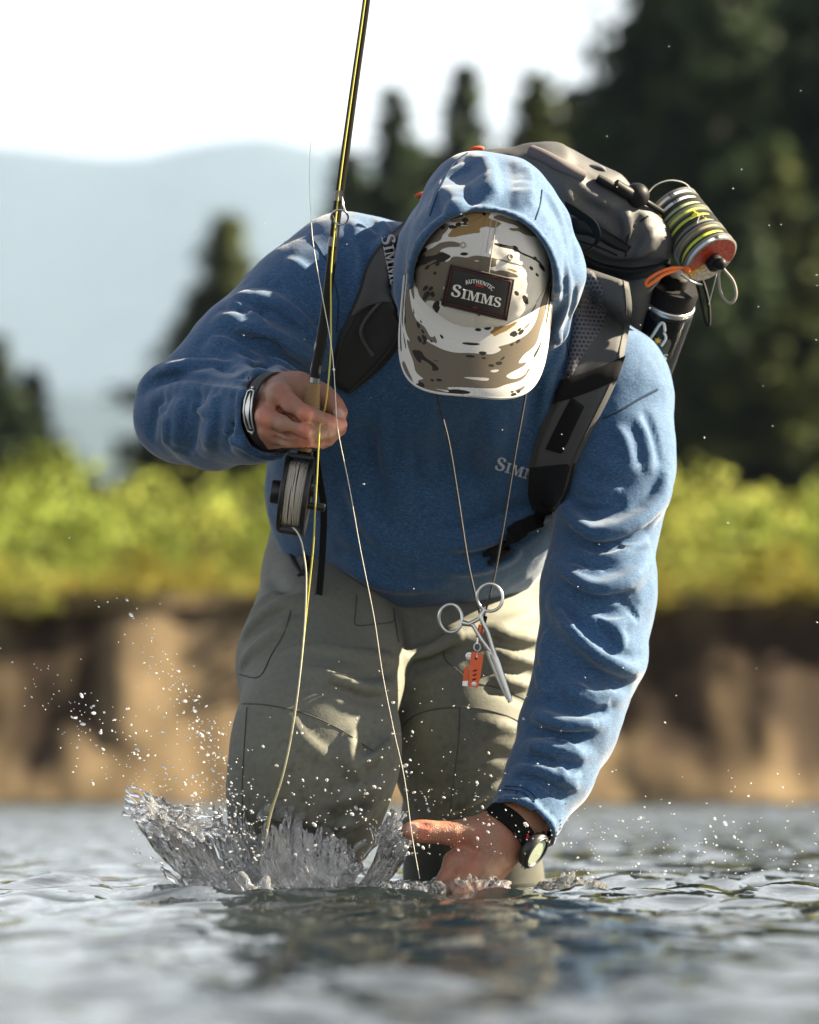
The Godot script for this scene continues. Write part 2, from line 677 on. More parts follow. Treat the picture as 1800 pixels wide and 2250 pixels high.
# ---------------------------------------------------------------- land
func build_land() -> void:
	# cut bank: a crumbling wall of earth above the waterline
	var n1 := noise(0.9, FastNoiseLite.TYPE_SIMPLEX_SMOOTH, 3, 14)
	var n2 := noise(3.2, FastNoiseLite.TYPE_SIMPLEX_SMOOTH, 3, 15)
	var n3 := noise(0.55, FastNoiseLite.TYPE_SIMPLEX_SMOOTH, 2, 33)
	var p := PackedVector3Array()
	var cols := PackedColorArray()
	var nu := 260
	var nv := 34
	for j in nv:
		var t := float(j) / (nv - 1)
		for i in nu:
			var x := (float(i) / (nu - 1) - 0.5) * 16.0
			var y := -0.12 + t * 1.12
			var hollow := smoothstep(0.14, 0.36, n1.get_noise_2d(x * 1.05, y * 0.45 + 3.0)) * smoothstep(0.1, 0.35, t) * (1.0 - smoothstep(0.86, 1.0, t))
			var z := -18.0 - 0.95 * t - 0.09 * hollow + 0.05 * n2.get_noise_2d(x * 1.3, y * 0.5) + 0.18 * n3.get_noise_2d(x, 7.0) + 0.06 * (1.0 - t) * (1.0 - t)
			p.append(Vector3(x, y, z))
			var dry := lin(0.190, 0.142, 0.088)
			var darker := lin(0.045, 0.033, 0.024)  # deeper earth tone, laid in the hollows and in random patches
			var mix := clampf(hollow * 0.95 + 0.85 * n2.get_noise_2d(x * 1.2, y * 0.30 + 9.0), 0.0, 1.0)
			cols.append(dry.srgb_to_linear().lerp(darker.srgb_to_linear(), mix))
	var sh := Shape.new()
	sh.sheet(p, nu, nv)
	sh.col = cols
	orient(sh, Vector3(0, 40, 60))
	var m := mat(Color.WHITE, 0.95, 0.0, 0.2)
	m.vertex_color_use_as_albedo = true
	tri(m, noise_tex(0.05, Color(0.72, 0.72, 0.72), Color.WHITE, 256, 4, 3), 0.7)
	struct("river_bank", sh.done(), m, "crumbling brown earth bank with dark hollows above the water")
	# meadow behind the bank, out to the foot of the mountains
	sh = Shape.new()
	p = PackedVector3Array()
	var rows := [-18.85, -19.3, -21.0, -24.0, -30.0, -45.0, -70.0, -110.0, -200.0, -400.0, -800.0, -1600.0, -3200.0, -7600.0]
	for z in rows:
		for i in 41:
			var s := (i - 20) / 20.0
			var x: float = s * (10.0 - z * 0.9)
			var y: float = 0.98 + 0.10 * n1.get_noise_2d(x * 0.3, z * 0.3) + smoothstep(-30.0, -120.0, z) * 0.8
			if z == -18.85: y -= 0.05
			p.append(Vector3(x, y, z))
	sh.sheet(p, 41, rows.size())
	orient(sh, Vector3(0, 9000, 0))
	struct("meadow_ground", sh.done(), tri(mat(lin(0.30, 0.28, 0.08), 0.95, 0.0, 0.2), noise_tex(0.03, Color(0.7, 0.7, 0.7), Color.WHITE, 256, 4, 4), 3.0), "flat meadow behind the river bank")
	# mountains
	for k in 2:
		sh = Shape.new()
		p = PackedVector3Array()
		var nm := noise(0.0006 if k == 0 else 0.0009, FastNoiseLite.TYPE_SIMPLEX_SMOOTH, 4, 40 + k)
		var dist := 9000.0 if k == 0 else 5600.0
		var ridge := []
		if k == 0: ridge = [[-11000, 560], [-6000, 250], [-3800, 480], [-2600, 400], [-700, 500], [0, 322], [90, 331], [210, 352], [330, 350], [430, 325], [560, 304], [640, 318], [740, 350], [900, 372], [1100, 420], [1500, 520], [2200, 600], [4200, 560], [7000, 380], [12000, 600]]
		else: ridge = [[-11000, 760], [-5000, 640], [-2600, 700], [-800, 905], [0, 862], [200, 874], [420, 905], [560, 850], [760, 760], [1000, 720], [1500, 650], [2400, 600], [4200, 720], [12000, 650]]
		for j in 14:
			var t := j / 13.0
			for i in 261:
				var u := -11000.0 + 23000.0 * i / 260.0
				var v := 0.0
				for e in ridge.size() - 1:
					if u >= ridge[e][0] and u <= ridge[e + 1][0]:
						var f: float = (u - ridge[e][0]) / float(ridge[e + 1][0] - ridge[e][0])
						v = lerpf(ridge[e][1], ridge[e + 1][1], f * f * (3.0 - 2.0 * f))
				var top := (HORIZON - v) / FOCAL * dist
				var x := (u - 900.0) / FOCAL * dist
				var slope := sin(t * PI * 0.5)
				var y := top * slope * (1.0 + 0.10 * (1.0 - t) * nm.get_noise_2d(x * 2.0, t * 900.0))
				p.append(Vector3(x, y - 1.0, -dist + 1400.0 * (1.0 - t) + 250.0 * nm.get_noise_2d(x, t * 700.0 + 50.0) * (1.0 - t)))
		# the far side of the ridge
		var base := 13 * 261
		for i in 261:
			var q := p[base + i]
			p.append(Vector3(q.x, -1.0, q.z - 1500.0))
		sh.sheet(p, 261, 15)
		orient(sh, Vector3(0, 9000, 3000))
		struct("mountain_range" if k == 0 else "forested_foothill", sh.done(), tri(mat(lin(0.022, 0.036, 0.040) if k == 0 else lin(0.018, 0.030, 0.026), 1.0, 0.0, 0.1), noise_tex(0.02, Color(0.6, 0.6, 0.6), Color.WHITE, 256, 4, 6), 400.0), "hazy blue mountain ridge on the horizon" if k == 0 else "low wooded foothill in the haze before the mountains")

# ---------------------------------------------------------------- vegetation
func leaf_clump(sh: Shape, c: Vector3, r: float, num: int, size: float, rng: RandomNumberGenerator, droop := 0.0) -> void:
	for i in num:
		var d := Vector3(rng.randf_range(-1, 1), rng.randf_range(-1, 1), rng.randf_range(-1, 1)) * r
		var x := Vector3(rng.randf_range(-1, 1), rng.randf_range(-1, 1) - droop, rng.randf_range(-1, 1)).normalized()
		var y := x.cross(Vector3(rng.randf_range(-1, 1), rng.randf_range(-1, 1), rng.randf_range(-1, 1))).normalized()
		var s := size * rng.randf_range(0.6, 1.3)
		var k := sh.v.size()
		var nn := x.cross(y).normalized()
		if nn.y < 0: nn = -nn
		nn = (nn + d.normalized() * 0.6).normalized()
		sh.vert(c + d - x * s, nn)
		sh.vert(c + d + y * s * 0.45, nn)
		sh.vert(c + d + x * s, nn)
		sh.vert(c + d - y * s * 0.45, nn)
		sh.ix.append_array([k, k + 1, k + 2, k, k + 2, k + 3])

func conifer_mesh(h: float, w: float, sd: int, gappy: float) -> ArrayMesh:
	var rng := RandomNumberGenerator.new()
	rng.seed = sd
	var sh := Shape.new()
	var num := int((16.0 + 5.5 * w) * h * (1.0 - gappy))
	for b in num:
		var t := 0.05 + 0.95 * pow((b + rng.randf()) / num, 1.15)
		var a := b * 2.39996 + rng.randf_range(-0.5, 0.5)
		var tier := 0.80 + 0.22 * sin(t * 27.0 + sin(t * 11.0) * 2.0 + sd) + 0.22 * sin(a * 1.0 + t * 9.0 + sd)
		var l := (w * pow(1.0 - t, 0.9) + 0.03) * rng.randf_range(0.55, 1.15) * tier
		var steps := int(ceil(l / 0.38))
		for k in steps:
			var f := (k + 0.8) / steps
			var c := Vector3(cos(a) * l * f, h * t - 0.30 * l * f * f + 0.08 * l * f, sin(a) * l * f)
			leaf_clump(sh, c, 0.27 * (1.15 - 0.5 * f), 4, 0.25, rng, 0.5)
	for i in 14: leaf_clump(sh, Vector3(0, h * (0.92 + 0.006 * i), 0), 0.05, 2, 0.13, rng)
	return sh.done()

func broad_mesh(h: float, w: float, sd: int, num: int, leaf := 0.038, clump := 1.0) -> ArrayMesh:
	var rng := RandomNumberGenerator.new()
	rng.seed = sd
	var sh := Shape.new()
	for i in num:
		var t := rng.randf_range(0.1, 1.0)
		var a := rng.randf() * TAU
		var rr := w * (0.35 + 0.65 * sqrt(maxf(0.0, 1.0 - pow(absf(t - 0.45) / 0.56, 2.2)))) * pow(rng.randf(), 0.45)
		var c := Vector3(cos(a) * rr, h * t, sin(a) * rr)
		leaf_clump(sh, c, rng.randf_range(0.06, 0.15) * clump, 22 if clump == 1.0 else 14, leaf, rng)
	return sh.done()

func trunk_mesh(h: float, r: float, sd: int, limbs: int, w: float) -> ArrayMesh:
	var rng := RandomNumberGenerator.new()
	rng.seed = sd
	var sh := Shape.new()
	var pts := []
	for i in 7: pts.append(Vector3(rng.randf_range(-0.06, 0.06) * i * 0.3, h * i / 6.0, rng.randf_range(-0.06, 0.06) * i * 0.3))
	var c := curve(pts, 3)
	var rr := []
	for i in c.size(): rr.append(r * (1.0 - 0.9 * i / (c.size() - 1.0)))
	sh.tube(c, rr, 8)
	for i in limbs:
		var t := rng.randf_range(0.25, 0.85)
		var a := rng.randf() * TAU
		var b := Vector3(0, h * t, 0)
		var e := b + Vector3(cos(a), 0.5, sin(a)) * w * (1.1 - t)
		sh.tube(curve([b, b.lerp(e, 0.5) + Vector3(0, 0.1, 0), e], 3), [r * 0.4, r * 0.36, r * 0.32, r * 0.28, r * 0.22, r * 0.16, r * 0.1], 5)
	return sh.done()

func place_tree(called: String, crown: Mesh, trunk: Mesh, foliage: Material, bark: Material, u: float, dist: float, k: float, turn: float, label: String, category: String, group: String, ground := 1.5, wide := 1.0) -> void:
	var t := thing(called, label, category, Vector3((u - 900.0) / FOCAL * dist, ground, CAM_Z - dist), group)
	for e in [["trunk", trunk, bark], ["crown", crown, foliage]]:
		var o := MeshInstance3D.new()
		o.name = e[0]
		o.mesh = e[1]
		o.material_override = e[2]
		o.transform.basis = Basis(Vector3.UP, turn).scaled(Vector3(k * wide, k, k * wide))
		t.add_child(o, true)

func foliage(c: Color, back := 0.5) -> StandardMaterial3D:
	var m := mat(c, 0.7, 0.0, 0.25)
	m.backlight_enabled = true
	m.backlight = Color(back, back, back).linear_to_srgb()
	tri(m, noise_tex(0.02, Color(0.55, 0.55, 0.55), Color.WHITE, 128, 3, 8), 2.5)
	return m

func build_trees() -> void:
	var bark := tri(mat(lin(0.10, 0.075, 0.055), 0.95), noise_tex(0.06, Color(0.5, 0.5, 0.5), Color.WHITE, 128, 4, 12), 0.6)
	var dark := foliage(lin(0.056, 0.088, 0.042), 0.5)
	var mid := foliage(lin(0.095, 0.120, 0.038), 0.6)  # lighter olive copy of the foliage; its colour stands for sunlit patches
	var con := []
	for i in 3: con.append([conifer_mesh(16.0, 5.4, 100 + i, 0.25), trunk_mesh(15.5, 0.22, 200 + i, 0, 1.0)])
	var pine := []
	for i in 2: pine.append([conifer_mesh(18.0, 9.0, 120 + i, 0.25), trunk_mesh(17.5, 0.3, 220 + i, 8, 3.0)])
	var spots := [
		# u of the trunk, distance, v of the top, kind, turn, label
		[868, 130, 200, "c", 0, "slender dark spruce, the thin spire left of the blue hood"],
		[1020, 126, 155, "c", 1, "tall dark spruce rising straight behind the blue hood"],
		[1178, 124, 170, "c", 2, "narrow spruce between the tall one behind the hood and the big dark trees"],
		[1262, 128, 205, "c", 1, "short olive spruce half hidden beside the big dark trees"],
		[770, 134, 340, "c", 2, "low dark spruce behind the fishing rod"],
		[940, 138, 330, "c", 0, "low spruce filling in between two spires left of the hood"],
		[500, 140, 480, "c", 1, "lone dark spruce against the hazy mountain, above the raised elbow"],
		[440, 146, 640, "c", 2, "small spruce leaning into the foot of the lone spruce"],
		[-10, 120, 740, "c", 0, "dark spruce at the far left edge above the willows"],
		[70, 124, 815, "c", 2, "short bushy spruce beside the one at the left edge"],
		[1410, 112, 30, "p", 0, "big ragged conifer at the left side of the dark tree mass"],
		[1560, 106, -160, "p", 1, "tallest dark conifer behind the water bottle"],
		[1720, 110, -60, "p", 0, "huge dark conifer with sky showing through, upper right"],
		[1845, 104, -220, "p", 1, "dark conifer cut by the right edge of the view"],
		[1330, 116, 330, "c", 0, "mid-height conifer in front of the dark tree mass, right of the pack"],
		[1480, 100, 560, "c", 2, "lower dark conifer directly behind the tippet spools"],
		[1640, 98, 480, "c", 1, "lower dark conifer at the right, in front of the tallest trees"],
		[1490, 118, 250, "c", 1, "dark conifer filling the middle of the dark tree mass"],
		[1620, 122, 60, "c", 2, "dark conifer standing between the two tallest trees"],
		[1700, 101, 330, "c", 1, "broad dark conifer before the huge tree, upper right"],
		[1560, 97, 620, "c", 0, "short dark conifer below the tippet spools"],
		[1380, 104, 700, "c", 1, "short dark conifer beside the bottle"],
		[1780, 96, 520, "c", 0, "low dark conifer at the right edge over the yellow willows"],
	]
	for s in spots:
		var kind: Array = con[s[4]] if s[3] == "c" else pine[s[4]]
		var h: float = 16.0 if s[3] == "c" else 18.0
		var k: float = ((HORIZON - s[2]) / FOCAL * s[1] + CAM_Y - 1.5) / h
		place_tree("spruce_tree" if s[3] == "c" else "conifer_tree", kind[0], kind[1], mid if s[0] in [1262, 1178, 1490, 1700, 1380, 1780, 500] else dark, bark, s[0], s[1], k, s[0] * 0.37, s[5], "tree", "conifers beyond the river bank", 1.5, 1.3 if s[0] in [868, 1020, 1178, 1262, 770, 940] else 1.75 if s[3] == "c" else 1.3)
	# full-crowned trees of the dark mass at the right
	var full := []
	for i in 2: full.append([broad_mesh(18.0, 3.4, 400 + i, 520, 0.30, 6.0), trunk_mesh(15.0, 0.3, 420 + i, 10, 3.0)])
	for e in [[1455, 121, 120, "full dark green tree at the left of the dark mass, over the pack"], [1590, 116, -150, "full tall dark tree straight above the tippet spools"], [1735, 112, -260, "full dark tree in the upper right corner"], [1810, 118, 180, "full dark tree low at the right edge"], [1530, 125, 330, "full olive tree deep inside the dark mass"]]:
		var g: Array = full[int(e[0]) % 2]
		var k: float = ((HORIZON - e[2]) / FOCAL * e[1] + CAM_Y - 1.5) / 18.0
		place_tree("broad_tree", g[0], g[1], mid if e[0] in [1530, 1735] else dark, bark, e[0], e[1], k, e[0] * 0.7, e[3], "tree", "full trees beyond the river bank")
	# willows on the bank
	var yellow := foliage(lin(0.52, 0.57, 0.135), 1.0)
	var green := foliage(lin(0.40, 0.50, 0.105), 1.0)
	var bush := []
	for i in 3: bush.append([broad_mesh(0.8, 0.50, 300 + i, 46), trunk_mesh(0.6, 0.02, 320 + i, 6, 0.5)])
	var rng := RandomNumberGenerator.new()
	rng.seed = 77
	var place := ["cut by the left edge", "at the far left", "second from the far left", "left of the spray", "above the spray", "under the raised elbow", "below the blue forearm", "left of the reel", "beside the reel", "behind the reel", "behind the hip", "behind the belly", "behind the chest", "behind the lanyard", "behind the strap buckle", "behind the hanging arm", "just right of the hanging sleeve", "right of the blue sleeve", "under the water bottle", "under the tippet spools", "at the far right", "cut by the right edge"]
	for i in 22:
		var u := -120.0 + 2040.0 * i / 21.0
		var front := i % 2 == 0
		var dist := 26.4 + rng.randf() * 1.2 if front else 29.5 + rng.randf() * 3.0
		var tall := (0.50 if front else 0.76) + rng.randf() * 0.16
		if u < 330.0 and u > 30.0 and not front: tall += 0.15
		var g: Array = bush[i % 3]
		var t_mat := yellow if rng.randf() < 0.6 else green
		var hue := "yellow" if t_mat == yellow else "green"
		place_tree("willow_bush", g[0], g[1], t_mat, bark, u, dist, tall / 0.8, rng.randf() * TAU, "%s %s willow bush on the bank, %s" % ["low" if front else "taller", hue, place[i]], "bush", "willow bushes along the bank", 0.93)
	# low sprigs drooping over the edge of the bank
	var spot := ["at the left edge", "above the tan scar in the bank", "over the dark hollow at the left", "left of the spray drops", "behind the spray drops", "below the reel", "between hip and reel", "behind the thighs", "beside the lower sleeve", "right of the elbow", "over the dark hollow at the right", "toward the right edge", "cut by the right edge"]
	var gold := foliage(lin(0.56, 0.51, 0.105), 1.0)
	for i in 13:
		var g: Array = bush[(i + 1) % 3]
		var tall := 0.24 + 0.12 * rng.randf()
		place_tree("low_shrub", g[0], g[1], gold if i % 3 != 1 else yellow, bark, -60.0 + 1920.0 * (i + rng.randf_range(-0.25, 0.25)) / 12.0, 25.85 + rng.randf() * 0.25, tall / 0.8, rng.randf() * TAU, "%s low shrub drooping over the bank edge, %s" % ["golden" if i % 3 != 1 else "yellow", spot[i]], "shrub", "low shrubs on the bank edge", 0.92 - 0.06 * rng.randf())
	# the thicket and the wood go on to both sides, beyond what the picture shows
	var thicket := MultiMesh.new()
	thicket.transform_format = MultiMesh.TRANSFORM_3D
	thicket.mesh = bush[0][0]
	thicket.instance_count = 90
	for i in 90:
		var x := (2.9 + 7.0 * (i / 2) / 45.0) * (1.0 if i % 2 == 0 else -1.0)
		var k := rng.randf_range(0.5, 1.1)
		thicket.set_instance_transform(i, Transform3D(Basis(Vector3.UP, rng.randf() * TAU).scaled(Vector3.ONE * k), Vector3(x, 0.92, -19.3 - rng.randf() * 5.0)))
	var wood := MultiMesh.new()
	wood.transform_format = MultiMesh.TRANSFORM_3D
	wood.mesh = con[0][0]
	wood.instance_count = 40
	for i in 40:
		var x := 12.5 + 26.0 * rng.randf() if i < 26 else -13.0 - 26.0 * rng.randf()
		var k := rng.randf_range(0.55, 1.15)
		wood.set_instance_transform(i, Transform3D(Basis(Vector3.UP, rng.randf() * TAU).scaled(Vector3(k * 1.6, k, k * 1.6)), Vector3(x, 1.4, -95.0 - rng.randf() * 30.0)))
	for e in [["willow_thicket", thicket, yellow, "yellow willow thicket further along the bank"], ["conifer_wood", wood, dark, "dark conifer wood beyond the meadow"]]:
		var o := MultiMeshInstance3D.new()
		o.name = e[0]
		o.multimesh = e[1]
		o.material_override = e[2]
		add_child(o)
		tag(o, e[3], "vegetation", "", "stuff")
	# dry grass hanging over the edge and growing on the bank
	var blade := Shape.new()
	for k in 5:
		var a := TAU * k / 5.0
		var d := Vector3(cos(a), 0, sin(a))
		var s := Vector3(-sin(a), 0, cos(a)) * 0.006
		var q := blade.v.size()
		for e in [[0.0, 0.0], [0.02, 0.11], [0.07, 0.20]]:
			blade.vert(d * e[0] + Vector3(0, e[1], 0) - s * (1.0 - e[1] * 3.0), d)
			blade.vert(d * e[0] + Vector3(0, e[1], 0) + s * (1.0 - e[1] * 3.0), d)
		blade.ix.append_array([q, q + 1, q + 3, q, q + 3, q + 2, q + 2, q + 3, q + 5, q + 2, q + 5, q + 4])
	var mm := MultiMesh.new()
	mm.transform_format = MultiMesh.TRANSFORM_3D
	mm.mesh = blade.done()
	mm.instance_count = 3600
	for i in 3600:
		var x := rng.randf_range(-6.0, 6.0)
		var over := rng.randf()
		var pos := Vector3(x, 0.94 + rng.randf_range(-0.02, 0.03), -18.9 - rng.randf() * 2.0)
		var b := Basis(Vector3.UP, rng.randf() * TAU).scaled(Vector3(1, rng.randf_range(0.4, 0.9), 1))
		if over < 0.0:
			pos = Vector3(x, rng.randf_range(0.75, 0.98), -18.45 + rng.randf() * 0.12)
			b = Basis(Vector3.RIGHT, PI * rng.randf_range(0.75, 1.0)) * b
		mm.set_instance_transform(i, Transform3D(b, pos))
	var grass := MultiMeshInstance3D.new()
	grass.name = "bank_grass"
	grass.multimesh = mm
	grass.material_override = foliage(lin(0.42, 0.36, 0.09), 1.0)
	add_child(grass)
	tag(grass, "dry yellow grass along the top of the river bank", "grass", "", "stuff")

# ---------------------------------------------------------------- the fisher: fields for the clothes and the skin
var shirt := Field.new()
var trousers := Field.new()
var skin := Field.new()
var eye := Vector3(0, CAM_Y, CAM_Z)
# the cap's own axes: where its rim ellipse is centred, where its crown and its brim point
var cap_o := dp(1012, 552, 0.268)
var cap_n := Vector3(0.035, sin(deg_to_rad(32.0)), cos(deg_to_rad(32.0))).normalized()
var cap_f := Vector3(-0.085, -cos(deg_to_rad(32.0)), sin(deg_to_rad(32.0))).normalized()
var cap_x := Vector3.RIGHT

func on(f: Field, x: float, y: float, z := 0.0) -> Vector3:      # the front surface of a garment behind a point of the frame
	var p = f.hit(eye, dp(x, y, 0.0), 6.2, 7.7)
	return p if p != null else dp(x, y, z)

func trace(f: Field, pts: Array, per := 4, z := 0.0) -> PackedVector3Array:
	var flat := []
	for e in pts: flat.append(Vector3(e[0], e[1], 0))
	var out := PackedVector3Array()
	var last := z
	for q in curve(flat, per):
		var p = f.hit(eye, dp(q.x, q.y, 0.0), 6.2, 7.7)
		var w: Vector3 = p if p != null else dp(q.x, q.y, last)
		last = w.z
		out.append(w)
	return out

func folds(f: Field, list: Array) -> void:      # all traced first, then added, so that they do not move one another
	var made := []
	for e in list: made.append([trace(f, e[0], 3), e[1], e[2]])
	for e in made:
		var p: PackedVector3Array = e[0]
		var n := p.size() - 1
		f.groups += 1
		for i in n:
			if p[i].distance_to(p[i + 1]) > 0.06: continue
			var t := float(i) / n
			var t2 := (i + 1.0) / n
			f.fold(p[i], p[i + 1], e[1] * 1.6 * smoothstep(0.0, 0.3, minf(t, 1.0 - t)), e[2] * 0.68, e[1] * 1.6 * smoothstep(0.0, 0.3, minf(t2, 1.0 - t2)), f.groups)

func roll(f: Field, pts: Array, r: float, rise: float, k := 0.014) -> Array:      # a rolled fold: a soft cord that stands a little out of the cloth
	var p := trace(f, pts, 4)
	var out := []
	for i in p.size():
		if i > 0 and p[i].distance_to(p[i - 1]) > 0.05: continue
		var t := float(i) / (p.size() - 1)
		var taper := smoothstep(0.0, 0.25, minf(t, 1.0 - t))
		f.all()
		out.append([p[i] - f.grad(p[i]) * (r - rise * taper), r])
	return out

func rolls(f: Field, list: Array) -> void:
	var made := []
	for e in list: made.append(roll(f, e[0], e[1], e[2]))
	for i in made.size(): f.chain(made[i], list[i][1] * 0.75)

func cuff(f: Field, c: Vector3, ax: Vector3, r: float) -> void:
	var x := ax.cross(Vector3(0.2, 0.9, 0.1)).normalized()
	var y := ax.cross(x)
	var last := Vector3.ZERO
	for i in 29:
		var p := c + (x * cos(TAU * i / 28.0) + y * sin(TAU * i / 28.0)) * r * (1.0 + 0.02 * sin(i * 1.7))
		if i > 0: f.bone(last, p, 0.0042, 0.0042, 0.005)
		last = p

func shape_shirt() -> void:
	var f := shirt
	# trunk, leaning forward
	f.bone(dp(745, 585, 0.0), dp(1000, 640, 0.0), 0.075, 0.10, 0.05)
	f.bone(dp(1000, 640, 0.0), dp(1275, 800, -0.01), 0.10, 0.075, 0.05)
	f.bone(dp(760, 760, -0.03), dp(1190, 890, -0.04), 0.115, 0.11, 0.06)
	f.bone(dp(745, 930, -0.09), dp(1120, 970, -0.09), 0.105, 0.10, 0.06)
	f.bone(dp(695, 1060, -0.15), dp(1050, 1060, -0.14), 0.085, 0.088, 0.06)
	f.bone(dp(860, 1090, -0.11), dp(960, 1090, -0.11), 0.125, 0.12, 0.05)
	f.bone(dp(735, 1130, -0.17), dp(1040, 1125, -0.17), 0.080, 0.078, 0.04)
	f.bone(dp(850, 1168, -0.150), dp(960, 1162, -0.150), 0.074, 0.074, 0.03)
	f.bone(dp(900, 700, -0.12), dp(900, 1000, -0.25), 0.12, 0.11, 0.05)
	# arm that holds the rod
	f.chain([[dp(725, 600, 0.01), 0.088], [dp(640, 660, 0.03), 0.080], [dp(520, 760, 0.07), 0.072], [dp(388, 868, 0.11), 0.0625]], 0.035)
	f.chain([[dp(385, 872, 0.11), 0.0615], [dp(450, 885, 0.18), 0.0595], [dp(548, 880, 0.275), 0.0555]], 0.012)
	# arm that reaches into the water
	f.chain([[dp(1285, 845, 0.0), 0.077], [dp(1296, 970, 0.02), 0.0705], [dp(1260, 1250, 0.06), 0.0665], [dp(1246, 1370, 0.085), 0.0690]], 0.035)
	f.chain([[dp(1244, 1380, 0.085), 0.068], [dp(1197, 1530, 0.115), 0.0605], [dp(1158, 1625, 0.14), 0.0525], [dp(1115, 1706, 0.17), 0.0475]], 0.015)
	# hood drawn over the cap
	var hc := cap_o + cap_n * 0.004
	f.bone(hc + Vector3(0.006, 0.003, 0.0), hc + Vector3(0.010, 0.002, -0.03), 0.0985, 0.100, 0.02)
	f.bone(dp(1000, 432, 0.215), dp(1062, 440, 0.21), 0.066, 0.066, 0.03)
	f.bone(dp(1120, 500, 0.21), dp(1158, 580, 0.20), 0.050, 0.038, 0.03)
	f.bone(dp(1164, 580, 0.20), dp(1152, 690, 0.165), 0.036, 0.026, 0.03)
	f.bone(dp(912, 540, 0.19), dp(892, 620, 0.16), 0.032, 0.022, 0.02)
	f.bone(dp(1012, 560, 0.12), dp(1010, 760, 0.02), 0.11, 0.11, 0.05)
	# hem of the hood, and the opening that it borders
	var last := Vector3.ZERO
	for i in 31:
		var an := deg_to_rad(lerpf(-112.0, 118.0, i / 30.0))
		var q := Vector2(1018 + 151.0 * sin(an), 592 - 149.0 * cos(an))
		if an > 1.2: q.x += (an - 1.2) * 9.0
		var dir := (dp(q.x, q.y, 0.0) - eye).normalized()
		var oc := eye - hc - Vector3(0.006, 0.003, 0.0)
		var bb := oc.dot(dir)
		var disc := bb * bb - (oc.length_squared() - 0.0995 * 0.0995)
		var zz := (eye + dir * (-bb - sqrt(maxf(disc, 0.0)))).z
		var p := dp(q.x, q.y, zz - 0.002)
		if absf(an) > 1.75: p = dp(q.x, q.y, lerpf(zz, 0.2, clampf((absf(an) - 1.75) / 0.3, 0.0, 1.0)))
		if i > 0: f.bone(last, p, 0.0056, 0.0056, 0.007)
		last = p
	f.cut(dp(1018, 592, 0.50), dp(1018, 592, 0.275), 147.0 * 0.000570, 147.0 * 0.000588)
	rolls(f, [
		[[[670, 806], [610, 792], [530, 765], [470, 742], [440, 738]], 0.0109, 0.0057],
		[[[695, 778], [640, 735], [570, 700], [500, 678], [462, 672]], 0.0116, 0.0062],
		[[[700, 735], [650, 670], [590, 632], [530, 625], [498, 632]], 0.0122, 0.0052],
		[[[300, 806], [350, 782], [430, 776], [520, 786], [600, 792]], 0.0136, 0.0066],
		[[[318, 842], [380, 818], [460, 816], [528, 822]], 0.0109, 0.0038],
		[[[372, 850], [362, 900], [366, 945]], 0.0122, 0.0043],
		[[[445, 835], [440, 890], [428, 950]], 0.0116, 0.0043],
		[[[505, 825], [508, 880], [500, 950]], 0.0095, 0.0033],
		[[[745, 470], [770, 520], [772, 580]], 0.0102, 0.0038],
		[[[800, 465], [812, 500], [790, 545]], 0.0088, 0.0038],
		[[[1177, 1063], [1246, 1124], [1340, 1100], [1390, 1050], [1408, 985]], 0.0136, 0.0071],
		[[[1166, 1180], [1214, 1222], [1259, 1240], [1320, 1226], [1372, 1180]], 0.0122, 0.0062],
		[[[1160, 1262], [1193, 1313], [1233, 1358], [1273, 1388], [1326, 1410], [1354, 1404]], 0.0122, 0.0071],
		[[[1118, 1500], [1190, 1525], [1270, 1520]], 0.0109, 0.0047],
		[[[1106, 1570], [1166, 1576], [1245, 1592]], 0.0102, 0.0047],
		[[[1083, 1622], [1140, 1622], [1215, 1655]], 0.0088, 0.0043],
		[[[1172, 1430], [1230, 1460], [1310, 1470]], 0.0116, 0.0038],
		[[[1012, 330], [1024, 370], [1026, 425]], 0.0136, 0.0047],
		[[[1098, 345], [1104, 385], [1098, 440]], 0.0122, 0.0047],
		[[[930, 395], [955, 420], [965, 450]], 0.0122, 0.0038],
		[[[1190, 545], [1192, 630], [1168, 705]], 0.0095, 0.0043],
		[[[960, 1150], [1030, 1138], [1100, 1100], [1160, 1075]], 0.0109, 0.0052],
	])
	# hollow cuffs
	var cx := (dp(640, 878, 0.37) - dp(562, 876, 0.285)).normalized()
	cuff(f, dp(548, 880, 0.275) + cx * 0.029, cx, 0.0490)
	cx = (dp(1096, 1742, 0.188) - dp(1132, 1676, 0.155)).normalized()
	cuff(f, dp(1115, 1706, 0.17) + cx * 0.0245, cx, 0.0425)
	f.cut(dp(640, 878, 0.37), dp(562, 876, 0.285), 0.0470, 0.0460)
	f.cut(dp(1096, 1742, 0.188), dp(1132, 1676, 0.155), 0.0405, 0.0395)
	f.nz = noise(9.0, FastNoiseLite.TYPE_SIMPLEX_SMOOTH, 3, 61)
	f.namp = 0.0036
